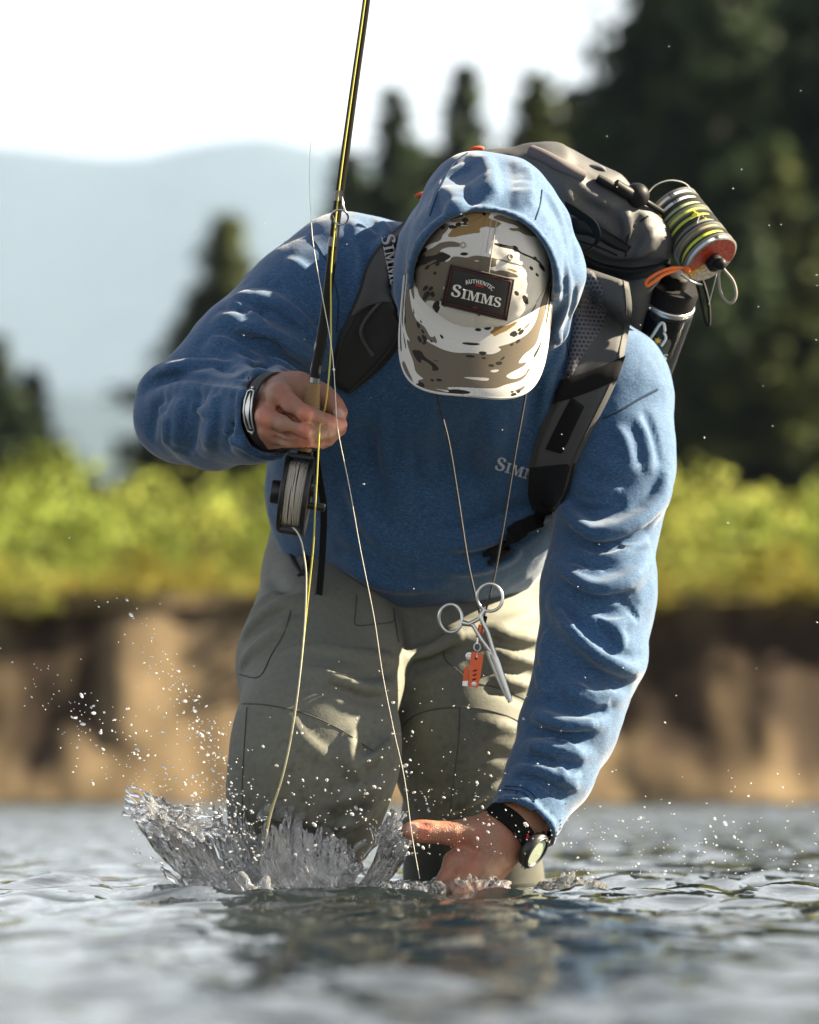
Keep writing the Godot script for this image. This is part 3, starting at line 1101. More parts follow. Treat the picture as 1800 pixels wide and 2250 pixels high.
	folds(f, [
		# creases and ridges of the bent arm
		[[[300, 815], [370, 793], [450, 800], [530, 806], [600, 800]], -0.0180, 0.0090],
		[[[318, 790], [390, 768], [480, 772], [570, 785]], 0.0090, 0.0117],
		[[[668, 800], [600, 790], [520, 765], [455, 745]], 0.0112, 0.0099],
		[[[662, 812], [590, 812], [510, 790], [440, 770]], -0.0075, 0.0081],
		[[[690, 780], [630, 740], [560, 700], [490, 685]], 0.0105, 0.0108],
		[[[680, 795], [610, 765], [540, 728], [470, 712]], -0.0090, 0.0081],
		[[[700, 760], [660, 700], [600, 650], [530, 625]], 0.0090, 0.0117],
		[[[695, 740], [650, 660], [600, 615], [560, 590]], -0.0060, 0.0099],
		[[[480, 640], [520, 655], [560, 690]], 0.0090, 0.0081],
		[[[700, 700], [680, 620], [640, 570], [600, 545]], 0.0060, 0.0108],
		[[[440, 715], [480, 720], [530, 745]], 0.0083, 0.0081],
		[[[388, 840], [378, 885], [372, 940]], 0.0090, 0.0108],
		[[[420, 825], [412, 880], [400, 945]], -0.0075, 0.0090],
		[[[455, 830], [448, 890], [432, 950]], 0.0090, 0.0090],
		[[[490, 822], [488, 880], [476, 950]], -0.0060, 0.0081],
		[[[518, 808], [522, 870], [510, 950]], 0.0045, 0.0072],
		[[[345, 830], [322, 880], [318, 930]], -0.0060, 0.0108],
		[[[540, 792], [549, 870], [540, 958]], 0.0042, 0.0045],
		[[[527, 790], [535, 870], [528, 962]], -0.0033, 0.0036],
		[[[640, 800], [600, 770], [560, 752]], 0.008, 0.006],
		[[[610, 735], [570, 715], [530, 712]], -0.008, 0.006],
		[[[560, 660], [530, 662], [505, 655]], -0.007, 0.006],
		[[[400, 850], [430, 870], [460, 872]], 0.006, 0.007],
		[[[335, 850], [350, 890], [345, 940]], 0.007, 0.007],
		[[[470, 900], [490, 930], [520, 940]], 0.005, 0.006],
		[[[410, 905], [405, 935], [390, 958]], -0.006, 0.006],
		[[[1215, 1015], [1260, 1035], [1310, 1030]], 0.005, 0.007],
		[[[1205, 1045], [1240, 1062], [1290, 1058]], 0.005, 0.006],
		[[[1290, 1135], [1330, 1150], [1370, 1140]], 0.006, 0.006],
		[[[1200, 1190], [1235, 1205], [1270, 1205]], 0.006, 0.006],
		[[[1285, 1250], [1320, 1275], [1345, 1310]], -0.007, 0.007],
		[[[1245, 1300], [1285, 1335], [1300, 1360]], -0.006, 0.007],
		[[[1130, 1400], [1140, 1440], [1160, 1470]], 0.006, 0.008],
		[[[1215, 1440], [1250, 1465], [1300, 1455]], 0.006, 0.006],
		[[[1135, 1550], [1180, 1560], [1215, 1580]], 0.006, 0.006],
		[[[1180, 1640], [1205, 1640], [1222, 1630]], 0.006, 0.006],
		[[[800, 850], [812, 930], [806, 1010]], 0.006, 0.012],
		[[[905, 850], [895, 930], [905, 1020]], 0.006, 0.013],
		[[[1000, 870], [990, 960], [1000, 1060]], -0.006, 0.013],
		[[[730, 1010], [760, 1080], [800, 1140]], 0.006, 0.011],
		[[[720, 1090], [770, 1150], [840, 1185]], -0.006, 0.010],
		# shoulder near the strap
		[[[740, 490], [760, 540], [755, 600]], 0.004, 0.010],
		[[[770, 480], [790, 510], [785, 545]], 0.0045, 0.008],
		[[[705, 505], [730, 560], [735, 640]], -0.003, 0.012],
		[[[800, 465], [815, 490], [800, 520]], 0.004, 0.009],
		# chest and belly
		[[[870, 850], [850, 980], [840, 1100]], 0.005, 0.022],
		[[[760, 880], [790, 1000], [810, 1120]], -0.005, 0.020],
		[[[960, 860], [940, 1000], [950, 1110]], -0.004, 0.022],
		[[[1050, 860], [1040, 960], [1060, 1060]], 0.005, 0.018],
		[[[960, 1150], [1020, 1140], [1090, 1105], [1150, 1078]], 0.007, 0.012],
		[[[930, 1175], [1000, 1172], [1080, 1145], [1150, 1110]], -0.006, 0.011],
		[[[940, 1205], [1020, 1198], [1100, 1165]], 0.006, 0.010],
		[[[900, 1112], [980, 1118], [1060, 1085], [1120, 1060]], -0.004, 0.012],
		[[[720, 1190], [780, 1225], [850, 1240], [950, 1235]], 0.004, 0.013],
		[[[700, 1150], [780, 1185], [880, 1195]], -0.004, 0.016],
		# arm reaching down: bunched sleeve
		[[[1177, 1063], [1246, 1124], [1340, 1100], [1390, 1050], [1406, 990]], 0.010, 0.013],
		[[[1180, 1100], [1250, 1152], [1340, 1132], [1392, 1085]], -0.010, 0.011],
		[[[1185, 1030], [1240, 1075], [1320, 1060]], -0.006, 0.013],
		[[[1180, 1150], [1260, 1180], [1330, 1150]], 0.006, 0.011],
		[[[1240, 1165], [1300, 1175], [1370, 1120]], 0.004, 0.009],
		[[[1166, 1180], [1214, 1222], [1259, 1240], [1320, 1226], [1370, 1180]], 0.009, 0.012],
		[[[1172, 1212], [1222, 1250], [1270, 1262], [1340, 1245]], -0.009, 0.010],
		[[[1230, 1290], [1290, 1290], [1350, 1265]], -0.005, 0.012],
		[[[1200, 1270], [1280, 1315], [1350, 1300]], 0.005, 0.012],
		[[[1160, 1262], [1193, 1313], [1233, 1358], [1273, 1388], [1326, 1410], [1352, 1406]], 0.010, 0.010],
		[[[1172, 1255], [1208, 1303], [1250, 1345], [1293, 1372], [1340, 1388]], -0.010, 0.010],
		[[[1285, 1310], [1310, 1345], [1300, 1375]], 0.005, 0.010],
		[[[1150, 1330], [1145, 1380], [1160, 1430]], 0.005, 0.012],
		[[[1210, 1400], [1270, 1430], [1320, 1440]], -0.005, 0.012],
		[[[1180, 1440], [1230, 1475], [1290, 1490]], 0.005, 0.012],
		[[[1125, 1470], [1180, 1490], [1250, 1500], [1290, 1480]], -0.006, 0.011],
		[[[1118, 1505], [1190, 1528], [1262, 1524]], 0.007, 0.010],
		[[[1112, 1535], [1180, 1552], [1250, 1545]], -0.007, 0.010],
		[[[1108, 1575], [1166, 1578], [1238, 1592]], 0.007, 0.009],
		[[[1100, 1600], [1160, 1605], [1225, 1620]], -0.007, 0.009],
		[[[1085, 1622], [1140, 1622], [1200, 1650], [1215, 1660]], 0.006, 0.008],
		[[[1078, 1640], [1120, 1638], [1170, 1668], [1195, 1685]], -0.005, 0.007],
		[[[1150, 1590], [1180, 1615], [1190, 1650]], 0.005, 0.009],
		# shoulder of the reaching arm
		[[[1300, 900], [1320, 940], [1330, 1000]], 0.004, 0.010],
		[[[1340, 880], [1362, 930], [1368, 1000]], 0.005, 0.010],
		[[[1355, 860], [1380, 930], [1390, 980]], -0.004, 0.009],
		[[[1240, 960], [1290, 990], [1350, 985]], 0.003, 0.014],
		# hood
		[[[905, 450], [935, 380], [985, 345]], 0.004, 0.012],
		[[[1020, 325], [1035, 365], [1040, 410]], 0.005, 0.012],
		[[[1110, 350], [1120, 390], [1115, 440]], 0.005, 0.010],
		[[[1150, 400], [1180, 470], [1195, 550]], 0.005, 0.011],
		[[[1175, 410], [1205, 490], [1212, 570]], -0.003, 0.010],
		[[[1195, 560], [1190, 640], [1165, 700]], 0.006, 0.010],
		[[[1210, 600], [1200, 680], [1170, 740]], -0.005, 0.009],
		[[[1160, 690], [1180, 730], [1165, 780]], 0.006, 0.011],
		[[[1165, 760], [1150, 830], [1140, 900]], 0.005, 0.012],
		[[[1130, 780], [1125, 850], [1110, 930]], -0.005, 0.012],
	])

func shape_trousers() -> void:
	var f := trousers
	f.bone(dp(735, 1150, -0.245), dp(1010, 1150, -0.24), 0.105, 0.10, 0.05)
	f.bone(dp(745, 1250, -0.235), dp(985, 1250, -0.24), 0.108, 0.10, 0.05)
	f.bone(dp(840, 1240, -0.20), dp(880, 1240, -0.20), 0.085, 0.085, 0.05)
	f.bone(dp(846, 1320, -0.135), dp(850, 1395, -0.115), 0.060, 0.040, 0.02)
	f.chain([[dp(725, 1270, -0.21), 0.112], [dp(675, 1400, -0.05), 0.106], [dp(666, 1560, 0.10), 0.100], [dp(662, 1600, 0.11), 0.098], [dp(640, 1700, 0.09), 0.091], [dp(618, 1800, 0.05), 0.078], [dp(600, 2000, -0.10), 0.075], [dp(590, 2350, -0.15), 0.07]], 0.03)
	f.chain([[dp(1000, 1270, -0.24), 0.105], [dp(990, 1400, -0.14), 0.097], [dp(985, 1545, -0.105), 0.092], [dp(985, 1600, -0.125), 0.091], [dp(990, 1740, -0.25), 0.087], [dp(996, 1850, -0.32), 0.089], [dp(1000, 2000, -0.36), 0.08], [dp(1000, 2350, -0.40), 0.07]], 0.022)
	f.bone(dp(917, 1335, -0.115), dp(915, 1440, -0.095), 0.050, 0.046, 0.03)
	f.nz = noise(5.0, FastNoiseLite.TYPE_SIMPLEX_SMOOTH, 2, 71)
	f.namp = 0.004
	rolls(f, [
		[[[836, 1390], [780, 1382], [700, 1370], [615, 1368]], 0.011, 0.0050],
		[[[852, 1384], [900, 1370], [950, 1342], [1005, 1330]], 0.012, 0.0060],
		[[[834, 1438], [770, 1450], [700, 1425], [650, 1412]], 0.011, 0.0045],
		[[[506, 1395], [560, 1345], [630, 1308]], 0.012, 0.0045],
		[[[510, 1340], [560, 1290], [620, 1262]], 0.011, 0.0040],
		[[[1138, 1345], [1085, 1338], [1030, 1325]], 0.009, 0.0045],
		[[[1132, 1396], [1085, 1386], [1040, 1376]], 0.009, 0.0045],
		[[[1122, 1446], [1080, 1436], [1040, 1430]], 0.008, 0.0040],
		[[[822, 1545], [790, 1590], [735, 1615]], 0.010, 0.0045],
		[[[748, 1545], [735, 1590], [752, 1640]], 0.010, 0.0040],
		[[[800, 1650], [750, 1672], [690, 1692]], 0.009, 0.0040],
		[[[1072, 1650], [1020, 1672], [960, 1705]], 0.009, 0.0040],
		[[[600, 1500], [640, 1560], [690, 1600]], 0.012, 0.0030],
	])
	folds(f, [
		[[[838, 1392], [780, 1385], [700, 1372], [630, 1365]], 0.007, 0.014],
		[[[832, 1412], [760, 1420], [690, 1408]], -0.006, 0.012],
		[[[836, 1440], [780, 1450], [710, 1428], [680, 1410]], 0.006, 0.011],
		[[[830, 1480], [760, 1470], [690, 1440]], -0.004, 0.012],
		[[[850, 1385], [900, 1372], [950, 1345], [985, 1335]], 0.009, 0.012],
		[[[848, 1365], [890, 1350], [940, 1325]], -0.006, 0.011],
		[[[862, 1398], [910, 1390], [960, 1365]], -0.006, 0.010],
		[[[860, 1440], [920, 1420], [980, 1400]], 0.003, 0.014],
		[[[505, 1400], [560, 1350], [610, 1320]], 0.005, 0.014],
		[[[500, 1360], [550, 1310], [610, 1280]], -0.004, 0.013],
		[[[520, 1300], [570, 1250], [620, 1230]], 0.004, 0.012],
		[[[560, 1200], [590, 1235], [620, 1240]], -0.008, 0.014],
		[[[1140, 1290], [1080, 1310], [1020, 1330]], 0.004, 0.014],
		[[[1138, 1345], [1085, 1340], [1040, 1328]], 0.007, 0.010],
		[[[1136, 1370], [1080, 1362], [1030, 1345]], -0.006, 0.009],
		[[[1130, 1395], [1085, 1385], [1050, 1378]], 0.007, 0.009],
		[[[1128, 1420], [1085, 1412], [1045, 1402]], -0.006, 0.009],
		[[[1120, 1445], [1080, 1436], [1050, 1430]], 0.005, 0.009],
		[[[1110, 1480], [1070, 1462], [1030, 1450]], -0.005, 0.010],
		[[[1100, 1540], [1060, 1530], [1030, 1530]], 0.004, 0.011],
		[[[1085, 1600], [1040, 1590], [1000, 1600]], -0.004, 0.012],
		[[[1070, 1655], [1020, 1670], [970, 1700]], 0.005, 0.010],
		[[[1065, 1680], [1010, 1700], [950, 1730]], -0.005, 0.010],
		[[[740, 1560], [735, 1600], [760, 1640]], 0.006, 0.013],
		[[[830, 1520], [800, 1560], [770, 1590]], -0.006, 0.011],
		[[[825, 1550], [790, 1590], [740, 1615]], 0.006, 0.010],
		[[[805, 1640], [760, 1665], [700, 1690]], 0.004, 0.012],
		[[[790, 1690], [740, 1715], [700, 1730]], -0.005, 0.010],
		[[[780, 1720], [730, 1740], [690, 1745]], 0.005, 0.009],
		[[[870, 1640], [900, 1660], [950, 1655]], -0.003, 0.012],
	])

func h4(x: float, y: float, z: float) -> Vector3:
	return at(480.0 + x / 4.6875, 780.0 + y / 4.6875, z)

func h7(x: float, y: float, z: float) -> Vector3:
	return at(850.0 + x / 3.833, 1680.0 + y / 3.833, z)

func cap_at(x: float, f: float, n: float) -> Vector3:
	return cap_o + cap_x * x + cap_f * f + cap_n * n

func rod_hand() -> Field:
	var f := Field.new()
	f.chain([[h4(360, 560, 0.205), 0.031], [h4(540, 560, 0.266), 0.0325]], 0.02)
	f.bone(h4(540, 460, 0.285), h4(630, 430, 0.346), 0.025, 0.0185, 0.014)
	f.bone(h4(510, 570, 0.285), h4(505, 635, 0.349), 0.025, 0.0150, 0.012)
	f.bone(h4(510, 670, 0.280), h4(530, 795, 0.343), 0.023, 0.0140, 0.010)
	f.bone(h4(530, 740, 0.272), h4(595, 895, 0.324), 0.021, 0.0125, 0.010)
	f.bone(h4(560, 560, 0.295), h4(700, 620, 0.305), 0.030, 0.022, 0.012)
	# index, middle, ring, little finger
	f.chain([[h4(630, 430, 0.346), 0.0160], [h4(760, 530, 0.366), 0.0118], [h4(895, 618, 0.371), 0.0116], [h4(1010, 660, 0.367), 0.0104], [h4(1110, 692, 0.358), 0.0100], [h4(1190, 702, 0.346), 0.0088]], 0.005)
	f.chain([[h4(505, 635, 0.349), 0.0142], [h4(690, 720, 0.370), 0.0112], [h4(885, 782, 0.372), 0.0112], [h4(1010, 805, 0.364), 0.0100], [h4(1120, 795, 0.354), 0.0098], [h4(1258, 715, 0.336), 0.0086]], 0.004)
	f.chain([[h4(530, 795, 0.343), 0.0132], [h4(720, 860, 0.362), 0.0108], [h4(905, 890, 0.361), 0.0106], [h4(1020, 890, 0.352), 0.0096], [h4(1120, 860, 0.343), 0.0094], [h4(1248, 765, 0.325), 0.0084]], 0.004)
	f.chain([[h4(595, 895, 0.324), 0.0120], [h4(720, 935, 0.342), 0.0098], [h4(840, 948, 0.344), 0.0096], [h4(920, 945, 0.336), 0.0086], [h4(1000, 935, 0.328), 0.0084], [h4(1100, 890, 0.314), 0.0076]], 0.004)
	# thumb laid along the far side of the cork
	f.chain([[h4(570, 390, 0.276), 0.024], [h4(720, 325, 0.296), 0.0185], [h4(850, 320, 0.304), 0.0150], [h4(980, 365, 0.310), 0.0122], [h4(1090, 430, 0.315), 0.0124], [h4(1185, 520, 0.322), 0.0108], [h4(1255, 592, 0.327), 0.0092]], 0.010)
	f.bone(h4(640, 380, 0.315), h4(780, 400, 0.312), 0.020, 0.016, 0.014)
	# knuckles, tendons, creases
	for e in [[560, 400, 0.372, 0.0025, 0.011], [440, 660, 0.366, 0.0035, 0.009], [480, 800, 0.358, 0.003, 0.008], [895, 610, 0.385, 0.0018, 0.008], [885, 775, 0.385, 0.0018, 0.007], [905, 885, 0.373, 0.0016, 0.007], [1110, 690, 0.37, 0.0012, 0.006], [1120, 795, 0.366, 0.0012, 0.006]]:
		f.fold(h4(e[0], e[1], e[2]), h4(e[0] + 20, e[1] + 12, e[2]), e[3] * 1.6, e[4])
	for e in [[[640, 560], [780, 660], [900, 720]], [[560, 740], [720, 800], [900, 850]], [[600, 860], [760, 910], [900, 930]]]:
		f.fold(h4(e[0][0], e[0][1], 0.362), h4(e[1][0], e[1][1], 0.374), -0.0042, 0.0036)
		f.fold(h4(e[1][0], e[1][1], 0.374), h4(e[2][0], e[2][1], 0.376), -0.0042, 0.0036)
	for x in [850, 875, 900, 925]:
		f.fold(h4(x, 560, 0.382), h4(x - 25, 690, 0.382), -0.0013, 0.0012)
		f.fold(h4(x - 10, 745, 0.382), h4(x - 25, 835, 0.382), -0.0011, 0.0012)
	for x in [1085, 1105]:
		f.fold(h4(x, 640, 0.368), h4(x - 15, 750, 0.368), -0.0011, 0.0012)
	f.fold(h4(1195, 575, 0.336), h4(1275, 625, 0.336), 0.0012, 0.004)
	f.nz = noise(60.0, FastNoiseLite.TYPE_SIMPLEX_SMOOTH, 2, 81)
	f.namp = 0.0006
	return f

func water_hand() -> Field:
	var f := Field.new()
	f.bone(h7(1420, 120, 0.150), h7(1060, 490, 0.188), 0.031, 0.0265, 0.02)
	f.bone(h7(1480, 180, 0.140), h7(1090, 590, 0.182), 0.029, 0.0240, 0.02)
	f.bone(h7(1000, 520, 0.190), h7(860, 580, 0.200), 0.026, 0.0235, 0.02)
	f.bone(h7(930, 600, 0.196), h7(580, 830, 0.214), 0.024, 0.0165, 0.016)
	f.bone(h7(960, 640, 0.196), h7(690, 915, 0.218), 0.024, 0.0160, 0.014)
	f.bone(h7(990, 670, 0.190), h7(800, 950, 0.210), 0.023, 0.0150, 0.014)
	f.bone(h7(1010, 690, 0.182), h7(885, 935, 0.194), 0.022, 0.0140, 0.014)
	# fingers going down into the water
	f.chain([[h7(580, 830, 0.214), 0.0150], [h7(505, 965, 0.224), 0.0115], [h7(480, 1090, 0.215), 0.0105], [h7(500, 1190, 0.19), 0.009]], 0.004)
	f.chain([[h7(690, 915, 0.218), 0.0148], [h7(630, 1060, 0.230), 0.0115], [h7(610, 1190, 0.218), 0.0105], [h7(620, 1280, 0.19), 0.009]], 0.004)
	f.chain([[h7(800, 950, 0.210), 0.0140], [h7(760, 1090, 0.222), 0.0110], [h7(740, 1220, 0.210), 0.0100], [h7(745, 1300, 0.185), 0.0088]], 0.004)
	f.chain([[h7(885, 935, 0.194), 0.0128], [h7(870, 1060, 0.204), 0.0098], [h7(860, 1160, 0.194), 0.0090], [h7(860, 1230, 0.175), 0.008]], 0.004)
	# thumb pointing out over the water
	f.chain([[h7(860, 560, 0.200), 0.0220], [h7(700, 572, 0.212), 0.0175], [h7(560, 576, 0.220), 0.0138], [h7(440, 570, 0.225), 0.0118], [h7(335, 566, 0.228), 0.0122], [h7(250, 560, 0.229), 0.0110], [h7(186, 556, 0.228), 0.0092]], 0.010)
	f.fold(h7(640, 690, 0.232), h7(800, 760, 0.222), -0.003, 0.010)
	for e in [[[900, 600], [780, 720], [700, 860]], [[960, 660], [880, 790], [830, 900]], [[860, 640], [720, 700], [640, 780]]]:
		f.fold(h7(e[0][0], e[0][1], 0.222), h7(e[1][0], e[1][1], 0.232), 0.0014, 0.0035)
		f.fold(h7(e[1][0], e[1][1], 0.232), h7(e[2][0], e[2][1], 0.234), 0.0014, 0.0035)
	for x in [310, 330, 350, 372]:
		f.fold(h7(x, 500, 0.240), h7(x + 6, 620, 0.240), -0.0014, 0.0013)
	f.fold(h7(200, 515, 0.238), h7(245, 540, 0.242), 0.0014, 0.004)
	for e in [[690, 880, 0.232], [800, 910, 0.224], [590, 800, 0.228]]:
		f.fold(h7(e[0], e[1], e[2]), h7(e[0] + 20, e[1] - 20, e[2]), 0.003, 0.010)
	f.nz = noise(60.0, FastNoiseLite.TYPE_SIMPLEX_SMOOTH, 2, 82)
	f.namp = 0.0006
	return f

func body_field() -> Field:
	var f := skin
	# head under the cap, face turned down
	f.bone(cap_at(0, -0.005, 0.012), cap_at(0, 0.0, -0.03), 0.078, 0.074, 0.03)
	f.bone(cap_at(0, 0.03, -0.06), cap_at(0, 0.055, -0.125), 0.058, 0.034, 0.03)
	f.bone(cap_at(0, 0.092, -0.035), cap_at(0, 0.112, -0.068), 0.009, 0.013, 0.012)
	for s in [-1, 1]:
		f.bone(cap_at(0.03 * s, 0.078, -0.035), cap_at(0.034 * s, 0.078, -0.035), 0.012, 0.012, 0.004)
		f.bone(cap_at(0.045 * s, 0.05, -0.07), cap_at(0.03 * s, 0.06, -0.11), 0.03, 0.022, 0.02)
		f.bone(cap_at(0.078 * s, -0.01, -0.03), cap_at(0.08 * s, -0.01, -0.065), 0.016, 0.011, 0.006)
		f.bone(cap_at(0.012 * s, 0.092, -0.098), cap_at(0, 0.094, -0.098), 0.008, 0.009, 0.006)
	f.bone(cap_at(0, -0.03, -0.06), dp(1005, 700, -0.02), 0.058, 0.062, 0.03)
	# trunk and arms inside the clothes, legs inside the waders
	f.bone(dp(760, 640, -0.02), dp(1260, 830, -0.03), 0.06, 0.06, 0.04)
	f.bone(dp(840, 760, -0.06), dp(1080, 800, -0.06), 0.085, 0.085, 0.05)
	f.bone(dp(860, 900, -0.12), dp(860, 1180, -0.23), 0.10, 0.09, 0.05)
	f.chain([[dp(725, 610, 0.0), 0.055], [dp(390, 868, 0.11), 0.042], [dp(470, 884, 0.20), 0.042], [h4(430, 560, 0.225), 0.031]], 0.02)
	f.chain([[dp(1285, 850, 0.0), 0.055], [dp(1250, 1375, 0.085), 0.043], [dp(1190, 1540, 0.12), 0.041], [h7(1300, 250, 0.16), 0.031]], 0.02)
	f.chain([[dp(740, 1220, -0.23), 0.085], [dp(668, 1570, 0.075), 0.062], [dp(605, 2000, -0.08), 0.045]], 0.04)
	f.chain([[dp(990, 1220, -0.24), 0.080], [dp(985, 1590, -0.13), 0.056], [dp(1000, 2000, -0.36), 0.045]], 0.04)
	return f

func skin_tint(p: Vector3, n: Vector3) -> Color:
	var c := Color(0.265, 0.125, 0.080)
	var b: float = skin_noise.get_noise_3dv(p * 1.0)
	c = c.lerp(Color(0.30, 0.105, 0.066), clampf(b * 1.6, 0.0, 0.8))
	c = c.lerp(Color(0.25, 0.150, 0.100), clampf(-b * 1.4, 0.0, 0.7))
	for e in skin_spots:
		var d: float = p.distance_to(e[0])
		if d < e[1] * 1.4: c = c.lerp(e[2], (1.0 - smoothstep(e[1] * 0.75, e[1] * 1.4, d)) * e[3])
	return c

var skin_noise := noise(28.0, FastNoiseLite.TYPE_SIMPLEX_SMOOTH, 3, 91)
var skin_spots := []

# ---------------------------------------------------------------- woven and printed surfaces
func heather(base: Color, light: Color, dark: Color, sd: int) -> ImageTexture:
	var n := 512
	var im := Image.create(n, n, false, Image.FORMAT_RGB8)
	im.fill(base)
	var rng := RandomNumberGenerator.new()
	rng.seed = sd
	for i in 26000:
		var x := rng.randi() % n
		var y := rng.randi() % n
		var l := 3 + rng.randi() % 9
		var c := base.lerp(light if rng.randf() < 0.45 else dark, rng.randf_range(0.10, 0.60))
		for k in l:
			im.set_pixel((x + k) % n, (y + (k / 5) * (1 if i % 2 == 0 else 0)) % n, c)
	return ImageTexture.create_from_image(im)

func weave(base: Color, line: Color, step: int) -> ImageTexture:
	var n := 256
	var im := Image.create(n, n, false, Image.FORMAT_RGB8)
	for y in n:
		for x in n:
			var g := 1.0 if (x % step == 0 or y % step == 0) else 0.0
			var h := 0.08 * sin(x * 0.9) * sin(y * 0.8)
			im.set_pixel(x, y, base.lerp(line, clampf(g * 0.8 + h, 0.0, 1.0)))
	return ImageTexture.create_from_image(im)

func camo(w: int, h: int, metre_w: float, sd: int, stitched: bool) -> ImageTexture:
	var im := Image.create(w, h, false, Image.FORMAT_RGB8)
	var a := noise(7.2, FastNoiseLite.TYPE_SIMPLEX_SMOOTH, 2, sd)
	var b := noise(8.0, FastNoiseLite.TYPE_SIMPLEX_SMOOTH, 2, sd + 1)
	var c := noise(19.0, FastNoiseLite.TYPE_SIMPLEX_SMOOTH, 1, sd + 2)
	var q := noise(70.0, FastNoiseLite.TYPE_SIMPLEX_SMOOTH, 1, sd + 3)
	var g := noise(900.0, FastNoiseLite.TYPE_SIMPLEX, 1, sd + 4)
	var white := Color(0.73, 0.725, 0.71)
	var brown := Color(0.385, 0.355, 0.31)
	var tan_ := Color(0.50, 0.41, 0.27)
	var black := Color(0.17, 0.16, 0.15)
	var px := metre_w / w
	for y in h:
		for x in w:
			var p := Vector2(x, y * (0.72 if stitched else 1.0)) * px
			var jag := 0.016 * q.get_noise_2d(p.x * 0.35, p.y * 1.2)
			var col := white
			if b.get_noise_2d(p.x * 0.8 + jag, p.y * 1.5 + p.x * 0.3 + 3.0) > 0.40: col = tan_
			if a.get_noise_2d(p.x * 0.75 + jag * 2.0, p.y * 1.55 + p.x * 0.35 + jag) > 0.17: col = brown
			if c.get_noise_2d(p.x * 0.6 + jag, p.y * 1.9 + 9.0) > 0.60: col = black
			im.set_pixel(x, y, col * (1.0 + 0.10 * g.get_noise_2d(p.x, p.y)))
	var rng := RandomNumberGenerator.new()
	rng.seed = sd + 9
	# leaves and clusters of dots
	for i in int(46 * float(h) / w * metre_w / 0.3):
		var cx := rng.randf() * w
		var cy := rng.randf() * h
		for k in 2 + rng.randi() % 4:
			var ex := cx + rng.randf_range(-0.008, 0.008) / px
			var ey := cy + rng.randf_range(-0.006, 0.006) / px
			var r := rng.randf_range(0.0012, 0.0034) / px
			for yy in range(int(ey - r), int(ey + r) + 1):
				for xx in range(int(ex - r * 1.3), int(ex + r * 1.3) + 1):
					if xx >= 0 and yy >= 0 and xx < w and yy < h and pow((xx - ex) / 1.3, 2) + pow(yy - ey, 2) < r * r: im.set_pixel(xx, yy, black)
	if stitched:
		for row in 7:
			for x in w:
				if x % 9 < 6:
					var y := int(h * (0.10 + 0.125 * row))
					im.set_pixel(x, y, im.get_pixel(x, y).lerp(Color(0.38, 0.36, 0.33), 0.6))
	return ImageTexture.create_from_image(im)

func seam(sh: Shape, f: Field, pts: Array, r := 0.0010, flat_ := 0.6, z := 0.0) -> void:
	var p := trace(f, pts, 4, z)
	var q := PackedVector3Array()
	var best := PackedVector3Array()
	for i in p.size():
		if i > 0 and p[i].distance_to(p[i - 1]) > 0.05: q = PackedVector3Array()
		q.append(p[i])
		if q.size() > best.size(): best = q.duplicate()
	if best.size() > 2: sh.tube(best, r, 6)

var grid := []      # the top of the band draped last

# a band of cloth laid on a garment between two edges given in the frame; z is used where the garment ends behind it
func drape(f: Field, left: Array, right: Array, thick: float, nu := 9, per := 5, z0 := 0.0, z1 := 0.0, smooth_ := 3, cols := 2.0, under: Array = []) -> Shape:
	var lp := []
	var rp := []
	for e in left: lp.append(Vector3(e[0], e[1], 0))
	for e in right: rp.append(Vector3(e[0], e[1], 0))
	var lc := curve(lp, per)
	var rc := curve(rp, per)
	var nv := lc.size()
	var zs := PackedFloat32Array()
	for j in nv:
		for i in nu:
			var q := lc[j].lerp(rc[j], float(i) / (nu - 1))
			var p = f.hit(eye, dp(q.x, q.y, 0.0), 6.2, 7.7)
			var g := lerpf(z0, z1, float(j) / (nv - 1))
			if under.size():
				var sw := 0.0
				var sz := 0.0
				for e in under:
					var ww := 1.0 / (Vector2(e.x - q.x, e.y - q.y).length_squared() + 6.0)
					ww = ww * ww
					sw += ww
					sz += ww * e.z
				zs.append(sz / sw)
			else:
				zs.append(p.z if p != null and p.z > g - 0.12 and p.z < g + 0.055 else g)
	for s in smooth_:
		var old := zs.duplicate()
		for j in nv:
			for i in nu:
				var sum := 0.0
				for e in [[-1, 0], [1, 0], [0, -1], [0, 1]]:
					sum += old[clampi(j + e[1], 0, nv - 1) * nu + clampi(i + e[0], 0, nu - 1)]
				zs[j * nu + i] = maxf(lerpf(old[j * nu + i], sum * 0.25, 0.6), old[j * nu + i] - 0.002)
	var top := PackedVector3Array()
	var uvs := PackedVector2Array()
	var run := 0.0
	grid = []
	for j in nv:
		if j > 0: run += dp(lc[j].x, lc[j].y, 0).distance_to(dp(lc[j - 1].x, lc[j - 1].y, 0))
		for i in nu:
			var q := lc[j].lerp(rc[j], float(i) / (nu - 1))
			var e := mini(i, nu - 1 - i)
			var lift := thick * (0.2 if e == 0 else 0.92 if e == 1 else 1.0)
			if j == 0 or j == nv - 1: lift *= 0.3
			top.append(dp(q.x, q.y, zs[j * nu + i] + lift))
			if e > 0: grid.append(Vector3(q.x, q.y, zs[j * nu + i] + lift))
			uvs.append(Vector2(float(i) / (nu - 1) * cols, run * 20.0))
	var sh := Shape.new()
	sh.sheet(top, nu, nv, uvs, 1.0)
	orient(sh, eye)
	# skirt back to the garment
	var back := PackedVector3Array()
	for j in nv:
		for i in nu: back.append(top[j * nu + i] - Vector3(0, 0, thick + 0.006))
	for e in 2:
		var strip := PackedVector3Array()
		var i := 0 if e == 0 else nu - 1
		for j in nv:
			strip.append(top[j * nu + i])
			strip.append(back[j * nu + i])
		sh.sheet(strip, 2, nv, PackedVector2Array(), 1.0 if e == 0 else -1.0)
	return sh

